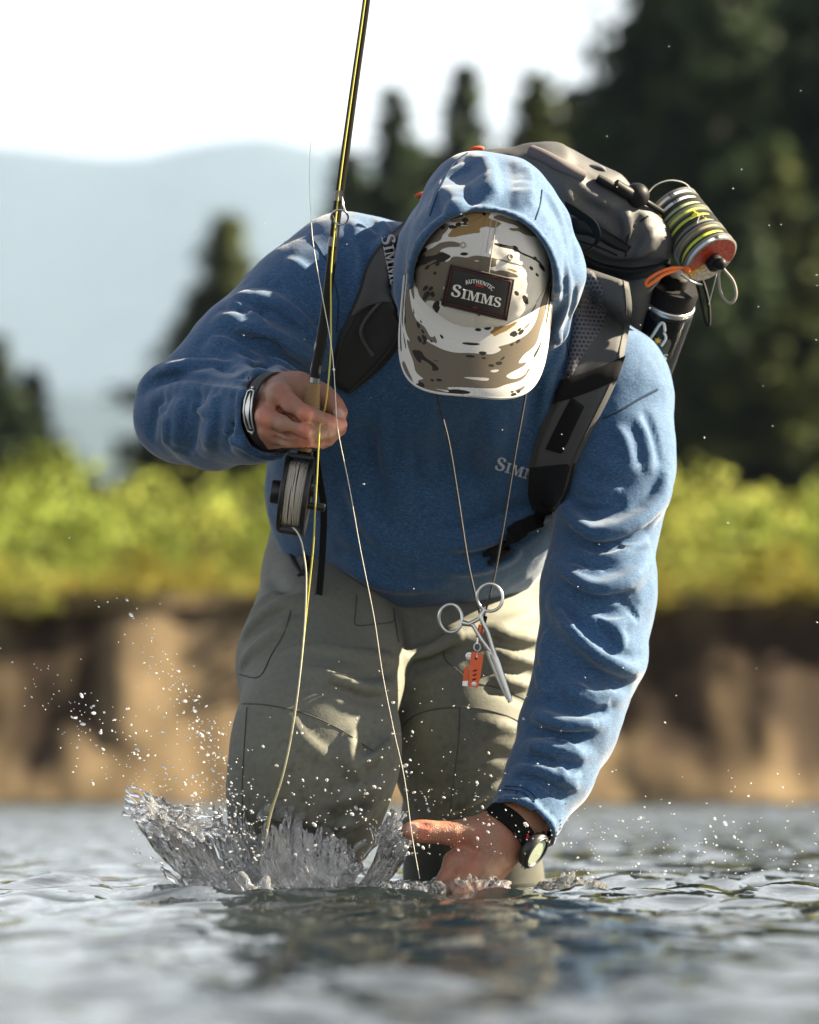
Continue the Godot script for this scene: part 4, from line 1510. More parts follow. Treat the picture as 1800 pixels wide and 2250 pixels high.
func orient(sh: Shape, to: Vector3, from := 0) -> void:      # turn normals and faces towards a point
	for i in range(from, sh.n.size()):
		if sh.n[i].dot(to - sh.v[i]) < 0.0: sh.n[i] = -sh.n[i]
	for k in range(0, sh.ix.size(), 3):
		var a := sh.ix[k]
		if a < from: continue
		var b := sh.ix[k + 1]
		var c := sh.ix[k + 2]
		if (sh.v[b] - sh.v[a]).cross(sh.v[c] - sh.v[a]).dot(sh.n[a]) > 0.0:
			sh.ix[k + 1] = c
			sh.ix[k + 2] = b

func rewind(sh: Shape) -> void:      # faces follow the normals
	for k in range(0, sh.ix.size(), 3):
		var b := sh.ix[k + 1]
		var c := sh.ix[k + 2]
		if (sh.v[b] - sh.v[sh.ix[k]]).cross(sh.v[c] - sh.v[sh.ix[k]]).dot(sh.n[sh.ix[k]]) > 0.0:
			sh.ix[k + 1] = c
			sh.ix[k + 2] = b

# lettering as thin solid letters; each point of it is carried by a mapping from (x, y in em) to space
func letters(text: String, bold: bool, serif: bool, size: float, map: Callable, lift := 0.0008, small_caps := false) -> ArrayMesh:
	var f := SystemFont.new()
	f.font_names = PackedStringArray(["Droid Serif" if serif else "Droid Sans"])
	f.font_weight = 700 if bold else 400
	var sh := Shape.new()
	var parts := [[text, 1.0]]
	if small_caps: parts = [[text.substr(0, 1), 1.0], [text.substr(1), 0.78]]
	var pen := 0.0
	var total := 0.0
	for pass_ in 2:
		pen = -total * 0.5
		for e in parts:
			var tm := TextMesh.new()
			tm.font = f
			tm.text = e[0]
			tm.font_size = 64
			tm.pixel_size = size * e[1] / 64.0
			tm.depth = size * 0.06
			tm.horizontal_alignment = HORIZONTAL_ALIGNMENT_LEFT
			tm.curve_step = 1.0
			var arr := tm.get_mesh_arrays()
			var vs: PackedVector3Array = arr[Mesh.ARRAY_VERTEX]
			var ids: PackedInt32Array = arr[Mesh.ARRAY_INDEX]
			var lo := 1e9
			var hi := -1e9
			var base := 1e9
			for p in vs:
				lo = minf(lo, p.x)
				hi = maxf(hi, p.x)
				base = minf(base, p.y)
			if pass_ == 1:
				var k := sh.v.size()
				for p in vs:
					var q: Array = map.call(p.x - lo + pen, p.y - base - size * 0.36)
					var nn: Vector3 = q[1]
					sh.vert(q[0] + nn * (lift + (p.z / (size * 0.06)) * 0.0004), nn)
				for i in ids: sh.ix.append(k + i)
			pen += hi - lo + size * 0.07
		total = pen - size * 0.07 if pass_ == 0 else total
	return sh.done()
# ---------------------------------------------------------------- putting the fisher together
var ink_pale: StandardMaterial3D

func build_fisher() -> void:
	shape_shirt()
	shape_trousers()
	var t := thing("person", "fisher in a blue hooded top and grey waders bending down to the water", "person")
	# skin: one body; the hands and the head on finer grids
	skin_spots = [
		[h4(1240, 605, 0.338), 0.0065, Color(0.50, 0.33, 0.26), 0.8], [h7(222, 530, 0.239), 0.0075, Color(0.52, 0.33, 0.27), 0.8],
		[h4(895, 615, 0.383), 0.010, Color(0.46, 0.155, 0.10), 0.8], [h4(885, 780, 0.383), 0.009, Color(0.46, 0.155, 0.10), 0.7], [h4(905, 888, 0.372), 0.009, Color(0.46, 0.155, 0.10), 0.7],
		[h4(440, 665, 0.363), 0.013, Color(0.46, 0.17, 0.11), 0.7], [h4(1185, 700, 0.355), 0.008, Color(0.48, 0.17, 0.12), 0.7], [h4(1270, 712, 0.345), 0.009, Color(0.50, 0.20, 0.14), 0.7],
		[h7(330, 566, 0.240), 0.009, Color(0.44, 0.14, 0.09), 0.7],
	]
	var s := Shape.new()
	net(body_field(), Vector3(-0.42, -0.30, -0.40), Vector3(0.36, 1.02, 0.42), 0.010, s, skin_tint)
	var hand := rod_hand()
	net(hand, h4(230, 1040, 0.20), h4(1360, 130, 0.40), 0.0022, s, skin_tint)
	hand = water_hand()
	net(hand, h7(60, 1330, 0.13), h7(1500, 60, 0.26), 0.0024, s, skin_tint)
	var sm := mat(Color.WHITE, 0.40, 0.0, 0.5)
	sm.vertex_color_use_as_albedo = true
	sm.subsurf_scatter_enabled = true
	sm.subsurf_scatter_strength = 0.08
	tri(sm, null, 0.03, noise_tex(0.05, Color.BLACK, Color.WHITE, 256, 4, 31, true, 6.0), 0.8)
	put("body", s.done(), sm, t)
	# clothes
	var cloth := mat(Color.WHITE, 0.8, 0.0, 0.35)
	cloth.rim_enabled = true
	cloth.rim = 0.5
	cloth.rim_tint = 0.15
	tri(cloth, heather(Color(0.155, 0.287, 0.428), Color(0.42, 0.545, 0.66), Color(0.055, 0.125, 0.215), 5), 0.17, noise_tex(0.12, Color.BLACK, Color.WHITE, 256, 3, 41, true, 5.0), 0.05)
	var grey := mat(Color.WHITE, 0.72, 0.0, 0.35)
	tri(grey, noise_tex(0.09, Color(0.365, 0.370, 0.342), Color(0.412, 0.416, 0.386), 256, 4, 42), 0.22, noise_tex(0.2, Color.BLACK, Color.WHITE, 256, 3, 43, true, 3.0), 0.06)
	s = Shape.new()
	net(trousers, Vector3(-0.36, -0.30, -0.50), Vector3(0.22, 0.62, 0.24), 0.006, s, wet_tint)
	grey.vertex_color_use_as_albedo = true
	var waders := put("wading_trousers", s.done(), grey, t)
	s = Shape.new()
	net(shirt, Vector3(-0.42, 0.04, -0.40), Vector3(0.36, 1.02, 0.42), 0.0048, s, wet_tint)
	cloth.vertex_color_use_as_albedo = true
	var top := put("hooded_top", s.done(), cloth, t)
	var navy := mat(lin(0.022, 0.040, 0.075), 0.9, 0.0, 0.2)
	for e in [[[[652, 492], [690, 555], [712, 630], [708, 700]], 0.0010], [[[905, 455], [925, 400], [955, 345], [985, 322]], 0.0010], [[[1128, 462], [1138, 430], [1142, 400]], 0.0010], [[[1385, 820], [1350, 838], [1310, 862], [1270, 880]], 0.0016], [[[1190, 700], [1198, 750], [1205, 800]], 0.0010],
		[[[530, 792], [541, 870], [533, 958]], 0.0007], [[[523, 794], [534, 870], [526, 960]], 0.0007], [[[1064, 1655], [1105, 1660], [1132, 1682]], 0.0007], [[[1060, 1662], [1100, 1668], [1126, 1689]], 0.0007]]:
		s = Shape.new()
		seam(s, shirt, e[0], e[1])
		put("seam", s.done(), navy, top)
	ink_pale = mat(lin(0.42, 0.46, 0.50), 0.6)
	var chest := func(x: float, y: float) -> Array:
		var p := Vector2(1096, 990) + Vector2(x, -y).rotated(0.30) / 0.000612
		var q := on(shirt, p.x, p.y)
		return [q, shirt.grad(q)]
	put("lettering", letters("SIMMS", true, true, 0.0235, chest, 0.0006, true), ink_pale, top)
	var dark_grey := mat(lin(0.045, 0.046, 0.042), 0.9)
	for e in [
		[[612, 1285], [600, 1330], [572, 1378], [546, 1425], [505, 1420]], [[752, 1252], [749, 1290], [750, 1316], [790, 1314], [829, 1308], [829, 1282]],
		[[499, 1482], [560, 1484], [640, 1502], [720, 1538], [800, 1592]], [[838, 1555], [858, 1518], [895, 1498], [950, 1490], [1010, 1492], [1070, 1508], [1105, 1527]],
		[[968, 1492], [966, 1560], [956, 1640], [948, 1720], [946, 1790]], [[932, 1335], [936, 1385], [962, 1410], [985, 1430]], [[1010, 1440], [1060, 1452], [1110, 1475]],
		[[520, 1490], [514, 1580], [510, 1660], [512, 1720]], [[832, 1300], [836, 1330], [840, 1352]], [[675, 1205], [678, 1230], [664, 1252]], [[745, 1622], [730, 1600], [736, 1570]],
	]:
		s = Shape.new()
		seam(s, trousers, e, 0.0008)
		put("seam", s.done(), dark_grey, waders)
	# black emblem on the hip
	for e in [[[604, 1150], [612, 1172], [622, 1194], [634, 1212]], [[632, 1164], [642, 1176], [645, 1190], [640, 1206]]]:
		s = Shape.new()
		seam(s, trousers, e, 0.0050)
		put("emblem", s.done(), mat(lin(0.010, 0.010, 0.011), 0.7), waders)
	build_cap(t)

func wet_tint(p: Vector3, n: Vector3) -> Color:      # cloth soaked near the water, with splashed spots above
	var e := 0.085 + 0.05 * skin_noise.get_noise_3dv(p * 0.35) + 0.03 * skin_noise.get_noise_3dv(p * 1.6)
	var w := 1.0 - smoothstep(e - 0.012, e + 0.012, p.y)
	if p.y < 0.36: w = maxf(w, smoothstep(0.30, 0.36, skin_noise.get_noise_3dv(p * 2.4 + Vector3(3, 1, 2))) * 0.8 * (1.0 - p.y / 0.36))
	return Color.WHITE.lerp(Color(0.52, 0.52, 0.53), w)

func cap_hit(x: float, y: float) -> Array:      # point and normal on the crown behind a point of the frame
	var o := eye - cap_o
	var d := (dp(x, y, 0.0) - eye).normalized()
	var r := Vector3(0.086, 0.101, 0.098)
	var ol := Vector3(o.dot(cap_x), o.dot(cap_f), o.dot(cap_n)) / r
	var dl := Vector3(d.dot(cap_x), d.dot(cap_f), d.dot(cap_n)) / r
	var a := dl.dot(dl)
	var b := ol.dot(dl)
	var c := ol.dot(ol) - 1.0
	var s := (-b - sqrt(maxf(b * b - a * c, 0.0))) / a
	var q := (ol + dl * s)
	var nn := q / r
	return [eye + d * s, (cap_x * nn.x + cap_f * nn.y + cap_n * nn.z).normalized()]

func build_cap(parent: Node) -> void:
	cap_x = cap_f.cross(cap_n).normalized()
	if cap_x.x < 0: cap_x = -cap_x
	var cap := Node3D.new()
	cap.name = "camouflage_cap"
	parent.add_child(cap)
	var wr := noise(30.0, FastNoiseLite.TYPE_SIMPLEX_SMOOTH, 2, 51)
	var p := PackedVector3Array()
	var uv := PackedVector2Array()
	var mid := (cap_n + cap_f * 0.35).normalized()
	var down := (cap_f - cap_n * 0.35).normalized()
	for j in 45:
		for i in 97:
			var az := TAU * i / 96.0
			var po := PI * 0.5 * (1.12 - 1.12 * j / 44.0)
			var r := Vector3(0.086, 0.101, 0.098)
			var d := Vector3(sin(az) * sin(po), cos(az) * sin(po), cos(po))
			var bump := 0.0016 * wr.get_noise_3dv(d * 0.1)
			var az6 := absf(fposmod(az + PI / 6.0 * 0.0, PI / 3.0) - PI / 6.0)
			bump -= 0.0010 * exp(-pow((PI / 6.0 - az6) * 0.1 * sin(po) / 0.0022, 2.0))
			var w := d * (r + Vector3.ONE * bump)
			var q := cap_at(w.x, w.y, w.z)
			p.append(q)
			uv.append(Vector2(w.x, (q - cap_o).dot(down)) / 0.3 + Vector2(0.5, 0.5))
	var s := Shape.new()
	s.sheet(p, 97, 45, uv)
	for i in s.n.size():
		if s.n[i].dot(s.v[i] - cap_o) < 0: s.n[i] = -s.n[i]
	rewind(s)
	var print_ := mat(Color.WHITE, 0.85, 0.0, 0.25)
	print_.albedo_texture = camo(768, 768, 0.3, 301, false)
	put("crown", s.done(), print_, cap)
	# brim: a curved stiff board
	p = PackedVector3Array()
	uv = PackedVector2Array()
	var under := PackedVector3Array()
	for j in 17:
		var w := j / 16.0
		for i in 61:
			var u := -1.0 + i / 30.0
			var ph := u * deg_to_rad(80.0)
			var inner := Vector2(0.0855 * sin(ph), 0.1005 * cos(ph))
			var ps := u * PI * 0.5
			var outer := Vector2(0.0925 * signf(u) * pow(absf(sin(ps)), 0.62), 0.016 + 0.168 * pow(maxf(cos(ps), 0.0), 0.46))
			var q := inner.lerp(outer, w)
			var droop := -0.30 * (q.y - inner.y) - 1.9 * q.x * q.x + 1.9 * inner.x * inner.x * (1.0 - w) - 0.001
			if w > 0.9: droop -= 0.0012 * pow((w - 0.9) * 10.0, 2.0)
			p.append(cap_at(q.x, q.y, droop))
			under.append(cap_at(q.x, q.y, droop - 0.0035))
			uv.append(Vector2((u + 1.0) * 0.5, w))
	s = Shape.new()
	s.sheet(p, 61, 17, uv)
	for i in s.n.size():
		if s.n[i].dot(cap_n) < 0: s.n[i] = -s.n[i]
	var k := s.n.size()
	s.sheet(under, 61, 17, uv)
	for i in range(k, s.n.size()):
		if s.n[i].dot(cap_n) > 0: s.n[i] = -s.n[i]
	rewind(s)
	var edge := PackedVector3Array()
	for i in 61: edge.append(p[16 * 61 + i] - cap_n * 0.0017)
	s.tube(edge, 0.0019, 8)
	var board := mat(Color.WHITE, 0.8, 0.0, 0.25)
	board.albedo_texture = camo(1024, 512, 0.22, 330, true)
	put("brim", s.done(), board, cap)
	# black patch with a red inner border
	var corner := [Vector2(950, 556), Vector2(1081, 587), Vector2(1066, 673), Vector2(931, 640)]
	var spot := func(x: float, y: float) -> Array:      # x, y in -1..1 across the patch
		var a: Vector2 = corner[0].lerp(corner[1], x * 0.5 + 0.5)
		var b: Vector2 = corner[3].lerp(corner[2], x * 0.5 + 0.5)
		var c := a.lerp(b, 0.5 - y * 0.5)
		return cap_hit(c.x, c.y)
	s = Shape.new()
	p = PackedVector3Array()
	for j in 9:
		for i in 15:
			var q: Array = spot.call(-1.0 + i / 7.0, 1.0 - j / 4.0)
			var rim_ := i == 0 or i == 14 or j == 0 or j == 8
			p.append(q[0] + q[1] * (0.0005 if rim_ else 0.0028))
	s.sheet(p, 15, 9)
	orient(s, eye)
	var patch := put("patch", s.done(), mat(lin(0.012, 0.012, 0.013), 0.75), cap)
	for e in [[0.98, 0.0013, lin(0.030, 0.026, 0.025), 0.0026], [0.90, 0.0008, lin(0.075, 0.010, 0.010), 0.0030]]:
		var ring := PackedVector3Array()
		for c in [[-1, 1], [1, 1], [1, -1], [-1, -1], [-1, 1]]:
			pass
		var path := [Vector2(-1, 1), Vector2(1, 1), Vector2(1, -1), Vector2(-1, -1), Vector2(-1, 1)]
		for a in 4:
			for b in 8:
				var c: Vector2 = path[a].lerp(path[a + 1], b / 8.0)
				var shrink := Vector2(e[0], 1.0 - (1.0 - e[0]) * 1.5)
				var q: Array = spot.call(c.x * shrink.x, c.y * shrink.y)
				ring.append(q[0] + q[1] * e[3])
		ring.append(ring[0])
		s = Shape.new()
		s.tube(ring, e[1], 6, false)
		put("stitched_border", s.done(), mat(e[2], 0.8), patch)
	var half_w := 0.0400
	var half_h := 0.0270
	var word := func(x: float, y: float) -> Array:
		return spot.call((x - 0.001) / half_w, (y - 0.0045) / half_h)
	put("lettering", letters("SIMMS", true, true, 0.0215, word, 0.0033, true), mat(lin(0.62, 0.62, 0.58), 0.6), patch)
	var arc := func(x: float, y: float) -> Array:
		var a := x / 0.030
		return spot.call(sin(a) * (0.030 + y) / half_w, (0.0135 + (cos(a) - 1.0) * 0.030 + y) / half_h)
	put("lettering", letters("AUTHENTIC", true, false, 0.0066, arc, 0.0033), mat(lin(0.55, 0.55, 0.52), 0.6), patch)
	# red fan over the word and a small red mark under it
	for e in [[0.0, 0.0085, 0.0052, 0.0040], [0.0, -0.0190, 0.0030, 0.0016]]:
		s = Shape.new()
		var pts := []
		for i in 13:
			var a := PI * i / 12.0
			var q: Array = spot.call((e[0] + cos(a) * e[2]) / half_w, (e[1] + sin(a) * e[3] - 0.001) / half_h)
			pts.append(q[0] + q[1] * 0.0034)
		s.flat(pts)
		orient(s, eye)
		put("emblem", s.done(), mat(lin(0.30, 0.02, 0.015), 0.7), patch)
	# centre seam tape and eyelets
	var pts := PackedVector3Array()
	for e in [[1040, 462], [1038, 480], [1034, 505], [1030, 530], [1026, 560], [1022, 590]]:
		var q: Array = cap_hit(e[0], e[1])
		pts.append(q[0])
	s = Shape.new()
	for o in [-0.0034, 0.0034]:
		var line := PackedVector3Array()
		for q in pts: line.append(q + cap_x * o)
		s.tube(line, 0.0007, 6)
	put("seam", s.done(), mat(lin(0.30, 0.29, 0.27), 0.9), cap)
	for e in [[975, 516], [1075, 541]]:
		var q: Array = cap_hit(e[0], e[1])
		s = Shape.new()
		var ring := PackedVector3Array()
		var bx: Vector3 = q[1].cross(Vector3.UP).normalized()
		var by: Vector3 = q[1].cross(bx)
		for i in 17: ring.append(q[0] + (bx * cos(TAU * i / 16.0) + by * sin(TAU * i / 16.0)) * 0.0032)
		s.tube(ring, 0.0012, 6, false)
		put("eyelet", s.done(), mat(lin(0.28, 0.25, 0.20), 0.8), cap)
# ---------------------------------------------------------------- what the fisher wears, holds and carries
var pack := Field.new()
var m_black: StandardMaterial3D
var m_rubber: StandardMaterial3D
var m_steel: StandardMaterial3D
var m_web: StandardMaterial3D

func c1(x: float, y: float, z: float) -> Vector3:
	return at(800.0 + x / 2.0294, 280.0 + y / 2.0294, z)

func c3(x: float, y: float, z: float) -> Vector3:
	return at(1300.0 + x / 3.92, 330.0 + y / 3.92, z)

func c8(x: float, y: float, z: float) -> Vector3:
	return at(940.0 + x / 6.342, 1240.0 + y / 6.342, z)

func tubes(p: Array, r, per := 6, sides := 8) -> ArrayMesh:
	var s := Shape.new()
	var c := curve(p, per)
	var rr = r
	if r is Array:
		rr = []
		for i in c.size():
			var t: float = float(i) / (c.size() - 1) * (r.size() - 1)
			var k: int = mini(int(t), r.size() - 2)
			rr.append(lerpf(r[k], r[k + 1], t - k))
	s.tube(c, rr, sides)
	return s.done()

func onp(x: float, y: float, lift: float, z: float) -> Vector3:      # on the pack, at a point of the enlarged view c1
	var q := c1(x, y, 0.0)
	var p = pack.hit(eye, q, 6.2, 7.7)
	return (p if p != null else c1(x, y, z)) + Vector3(0, 0, lift)

func stitch(parent: Node, g: Array, cols: int) -> void:      # two rows of stitching along the edges of a strap
	for c in [0, cols - 1]:
		var line := PackedVector3Array()
		for k in range(c, g.size(), cols): line.append(dp(g[k].x, g[k].y, g[k].z + 0.0006))
		var s := Shape.new()
		s.tube(line, 0.0007, 5)
		put("stitching", s.done(), mat(lin(0.03, 0.03, 0.03), 0.8), parent)

func build_gear() -> void:
	m_black = mat(lin(0.008, 0.008, 0.009), 0.6, 0.0, 0.25)
	m_rubber = mat(lin(0.009, 0.0095, 0.011), 0.5, 0.0, 0.25)
	m_steel = mat(lin(0.55, 0.55, 0.54), 0.28, 1.0)
	m_web = tri(mat(Color.WHITE, 0.85, 0.0, 0.2), weave(Color(0.085, 0.085, 0.09), Color(0.13, 0.13, 0.13), 4), 0.05)
	build_pack()
	build_bottle()
	build_spools()
	build_rod()
	build_lines()
	build_lanyard()
	build_watch()
	build_bracelet()

func build_pack() -> void:
	var t := thing("backpack", "grey fishing backpack with black zips on the bent back", "backpack")
	var f := pack
	f.bone(dp(1040, 402, 0.05), dp(1150, 400, 0.045), 0.052, 0.055, 0.03)
	f.bone(dp(1150, 400, 0.045), dp(1245, 444, 0.03), 0.055, 0.052, 0.03)
	f.bone(dp(1245, 444, 0.03), dp(1345, 516, 0.02), 0.052, 0.045, 0.03)
	f.bone(dp(1060, 480, -0.03), dp(1290, 545, -0.05), 0.08, 0.072, 0.04)
	f.bone(dp(1030, 610, -0.13), dp(880, 950, -0.30), 0.105, 0.10, 0.05)
	f.bone(dp(1300, 560, -0.03), dp(1320, 640, -0.05), 0.034, 0.026, 0.03)
	f.bone(dp(1338, 610, -0.02), dp(1335, 690, -0.04), 0.014, 0.012, 0.015)
	f.nz = noise(14.0, FastNoiseLite.TYPE_SIMPLEX_SMOOTH, 2, 63)
	f.namp = 0.004
	folds(f, [
		[[[1050, 330], [1075, 350], [1110, 360]], -0.008, 0.010],
		[[[1110, 318], [1150, 350], [1190, 400], [1215, 440]], 0.006, 0.010],
		[[[1150, 335], [1200, 375], [1250, 420], [1290, 440]], 0.007, 0.013],
		[[[1215, 400], [1260, 440], [1300, 470], [1310, 500]], -0.008, 0.013],
		[[[1320, 440], [1318, 470], [1325, 500]], 0.008, 0.011],
		[[[1345, 455], [1340, 490], [1330, 520]], -0.007, 0.010],
		[[[1375, 480], [1365, 515], [1340, 535]], 0.006, 0.010],
		[[[1400, 510], [1385, 535], [1360, 548]], -0.006, 0.009],
		[[[1215, 468], [1255, 478], [1300, 505], [1330, 530]], -0.007, 0.008],
		[[[1225, 525], [1270, 552], [1330, 560], [1400, 548]], -0.010, 0.010],
	])
	var cloth := tri(mat(Color.WHITE, 0.6, 0.0, 0.4), weave(Color(0.265, 0.270, 0.280), Color(0.185, 0.188, 0.195), 8), 0.10)
	var s := Shape.new()
	net(f, Vector3(-0.16, 0.28, -0.46), Vector3(0.36, 1.0, 0.14), 0.0055, s)
	var bag := put("bag", s.done(), cloth, t)
	put("zip_band", drape(pack, [[1205, 458], [1250, 468], [1300, 498], [1330, 520]], [[1205, 492], [1245, 498], [1290, 522], [1320, 532]], 0.007, 7, 5, 0.09, 0.07).done(), m_rubber, t)
	put("zip_band", drape(pack, [[1222, 530], [1262, 552], [1320, 562], [1384, 556], [1408, 545]], [[1218, 552], [1262, 582], [1325, 590], [1388, 578], [1412, 562]], 0.011, 7, 5, 0.085, 0.06).done(), m_rubber, t)
	s = Shape.new()
	for e in [[[1318, 540], [1322, 500], [1345, 470], [1365, 455]], [[1210, 505], [1260, 520], [1300, 538]]]:
		s = Shape.new()
		seam(s, pack, e, 0.0012, 0.6, 0.07)
		put("seam", s.done(), m_black, bag)
	# grab strap
	s = Shape.new()
	var p := curve([c1(900, 350, 0.120), c1(960, 385, 0.128), c1(1020, 430, 0.128), c1(1040, 490, 0.122), c1(1010, 540, 0.112), c1(960, 570, 0.105)], 6)
	s.ribbon(p, Vector3(0.25, 0.3, 0.9), 0.020, 0.0018)
	put("grab_strap", s.done(), m_web, t)
	# rolled padded handle along the top edge
	put("handle", tubes([onp(745, 108, 0.004, 0.06), onp(800, 130, 0.004, 0.06), onp(880, 172, 0.004, 0.06), onp(975, 220, 0.004, 0.05)], 0.0085, 6, 10), tri(mat(lin(0.115, 0.10, 0.11), 0.85), noise_tex(0.2, Color(0.6, 0.6, 0.6), Color.WHITE, 128, 3, 17), 0.03), t)
	put("cord_loop", tubes([c1(975, 205, 0.06), c1(985, 185, 0.065), c1(1020, 176, 0.068), c1(1062, 184, 0.066), c1(1072, 212, 0.06), c1(1050, 232, 0.06)], 0.0032, 6), mat(lin(0.05, 0.055, 0.075), 0.7), t)
	put("zip_pull", tubes([onp(1040, 226, 0.006, 0.05), onp(1080, 250, 0.006, 0.05), onp(1120, 272, 0.006, 0.05)], [0.0055, 0.0062, 0.0050], 5), m_rubber, t)
	put("zip_pull", tubes([onp(1118, 260, 0.008, 0.05), onp(1160, 286, 0.008, 0.05), onp(1196, 306, 0.008, 0.05)], [0.0085, 0.0085, 0.0080], 5, 10), m_rubber, t)
	s = Shape.new()
	s.ball(c1(1216, 304, 0.062), 0.0165, 12)
	put("cord_lock", s.done(), m_rubber, t)
	put("cord", tubes([c1(1225, 312, 0.06), c1(1270, 340, 0.055), c1(1330, 378, 0.03)], 0.0042, 5), m_rubber, t)
	# yellow foam patch peeping out behind
	s = Shape.new()
	s.box(c1(1262, 372, 0.02), Basis(Vector3(0, 0, 1), -0.6), Vector3(0.020, 0.010, 0.008), 0.003)
	put("foam_patch", s.done(), mat(lin(0.75, 0.52, 0.02), 0.8), t)
	put("zip_cord", tubes([c1(1395, 635, 0.055), c1(1340, 655, 0.062), c1(1290, 690, 0.066), c1(1262, 706, 0.066), c1(1262, 684, 0.066), c1(1310, 650, 0.064), c1(1370, 628, 0.060), c1(1430, 628, 0.05), c1(1448, 640, 0.048)], 0.0022, 7), mat(lin(0.62, 0.13, 0.02), 0.7), t)
	s = Shape.new()
	s.ball(c1(1440, 636, 0.05), 0.0055, 8)
	put("cord_knot", s.done(), mat(lin(0.55, 0.11, 0.02), 0.7), t)
	for e in [[500, 98, 0.04], [262, 302, -0.02]]:
		s = Shape.new()
		s.ball(c1(e[0], e[1], e[2]), 0.006, 6, Basis(Vector3(1.8, 0.3, 0), Vector3(-0.1, 0.7, 0.2), Vector3(0, 0, 0.8)))
		put("zip_cord_end", s.done(), mat(lin(0.40, 0.06, 0.015), 0.8), t)
	# shoulder straps
	var pad := tri(mat(Color.WHITE, 0.7, 0.0, 0.35), weave(Color(0.285, 0.288, 0.295), Color(0.175, 0.178, 0.183), 7), 0.08)
	var dark := tri(mat(Color.WHITE, 0.7, 0.0, 0.35), weave(Color(0.15, 0.15, 0.152), Color(0.10, 0.10, 0.10), 7), 0.045)
	var l := put("shoulder_strap", drape(shirt, [[872, 447], [807, 507], [773, 556], [756, 609], [730, 672], [714, 704], [702, 760], [700, 812]], [[905, 470], [872, 540], [860, 600], [855, 660], [845, 720], [812, 765], [775, 800], [735, 830]], 0.011, 11, 5, 0.075, 0.09).done(), dark, t)
	var lg := grid.duplicate()
	stitch(l, lg, 9)
	put("panel", drape(shirt, [[874, 452], [811, 512], [778, 560], [762, 612], [738, 668]], [[905, 472], [868, 540], [848, 600], [836, 632], [800, 632]], 0.0030, 9, 5, 0.05, 0.09, 1, 2.0, lg).done(), pad, l)
	put("webbing_loop", drape(shirt, [[803, 518], [812, 556], [822, 602]], [[836, 500], [846, 545], [854, 592]], 0.0065, 5, 5, 0.06, 0.08, 1, 2.0, lg).done(), m_black, l)
	var loop := grid.duplicate()
	put("pocket_edge", drape(shirt, [[800, 630], [756, 694], [782, 752]], [[808, 634], [765, 695], [790, 748]], 0.0030, 5, 6, 0.08, 0.09, 1, 2.0, lg).done(), mat(lin(0.05, 0.05, 0.05), 0.8), l)
	put("pocket_edge", drape(shirt, [[800, 628], [845, 634]], [[802, 636], [845, 642]], 0.0040, 5, 6, 0.08, 0.09, 1, 2.0, lg).done(), mat(lin(0.05, 0.05, 0.05), 0.8), l)
	var tag_text := func(x: float, y: float) -> Array:
		var q := Vector2(827, 548) + Vector2(x, -y).rotated(PI * 0.5 - 0.20) / 0.000595
		var z := -1.0
		for e in loop:
			if Vector2(e.x, e.y).distance_to(q) < 16.0: z = maxf(z, e.z)
		return [dp(q.x, q.y, z), Vector3(-0.2, 0.1, 0.97)]
	put("lettering", letters("SIMMS", true, true, 0.0235, tag_text, 0.0012, true), mat(lin(0.34, 0.35, 0.36), 0.6), l)
	var r := put("shoulder_strap", drape(shirt, [[1212, 556], [1212, 640], [1206, 700], [1196, 760], [1172, 830], [1134, 910], [1114, 985], [1112, 1040], [1122, 1072]], [[1324, 594], [1331, 650], [1320, 720], [1300, 800], [1252, 900], [1218, 970], [1198, 1036], [1186, 1055], [1170, 1074]], 0.012, 11, 5, 0.10, 0.06).done(), pad, t)
	var rg := grid.duplicate()
	stitch(r, rg, 9)
	var mesh_tex := Image.create(128, 128, false, Image.FORMAT_RGB8)
	for y in 128:
		for x in 128:
			var fx := fposmod(x / 16.0 + (0.5 if int(y / 16) % 2 == 0 else 0.0), 1.0) - 0.5
			var fy := fposmod(y / 16.0, 1.0) - 0.5
			mesh_tex.set_pixel(x, y, Color(0.09, 0.09, 0.11) if fx * fx * 0.9 + fy * fy < 0.13 else Color(0.30, 0.30, 0.34))
	var air := tri(mat(Color.WHITE, 0.7), ImageTexture.create_from_image(mesh_tex), 0.045)
	put("mesh_panel", drape(shirt, [[1213, 560], [1212, 640], [1206, 700], [1196, 760], [1190, 785]], [[1250, 572], [1272, 615], [1272, 680], [1232, 742], [1205, 790]], 0.0030, 9, 5, 0.10, 0.075, 1, 2.0, rg).done(), air, r)
	put("webbing_band", drape(shirt, [[1180, 800], [1215, 790], [1260, 774], [1318, 748]], [[1164, 850], [1205, 838], [1255, 820], [1300, 800]], 0.0045, 5, 5, 0.085, 0.085, 1, 2.0, rg).done(), m_web, r)
	put("pocket_slot", drape(shirt, [[1204, 836], [1180, 880], [1148, 946]], [[1231, 856], [1208, 905], [1184, 957]], 0.0025, 5, 6, 0.08, 0.08, 1, 2.0, rg).done(), m_black, r)
	put("strap_end", drape(shirt, [[1116, 985], [1112, 1040], [1122, 1076]], [[1212, 975], [1196, 1040], [1168, 1078]], 0.0035, 7, 6, 0.06, 0.05, 1, 2.0, rg).done(), m_rubber, r)
	# adjusting web and its buckle at the hem
	s = Shape.new()
	p = PackedVector3Array()
	for q in curve([Vector3(1148, 1066, 0.016), Vector3(1140, 1092, 0.02), Vector3(1108, 1108, 0.022), Vector3(1078, 1128, 0.02), Vector3(1060, 1150, 0.016)], 5):
		p.append(on(shirt, q.x, q.y, 0.0) + Vector3(0, 0, q.z))
	s.ribbon(p, Vector3(0.45, 0.75, 0.35), 0.024, 0.002)
	put("webbing", s.done(), m_web, t)
	s = Shape.new()
	var bc := on(shirt, 1052, 1160, 0.0) + Vector3(0, 0, 0.016)
	var bb := Basis(Vector3(0, 0, 1), 0.60) * Basis(Vector3(0, 1, 0), -0.3)
	s.box(bc, bb, Vector3(0.014, 0.011, 0.004), 0.003)
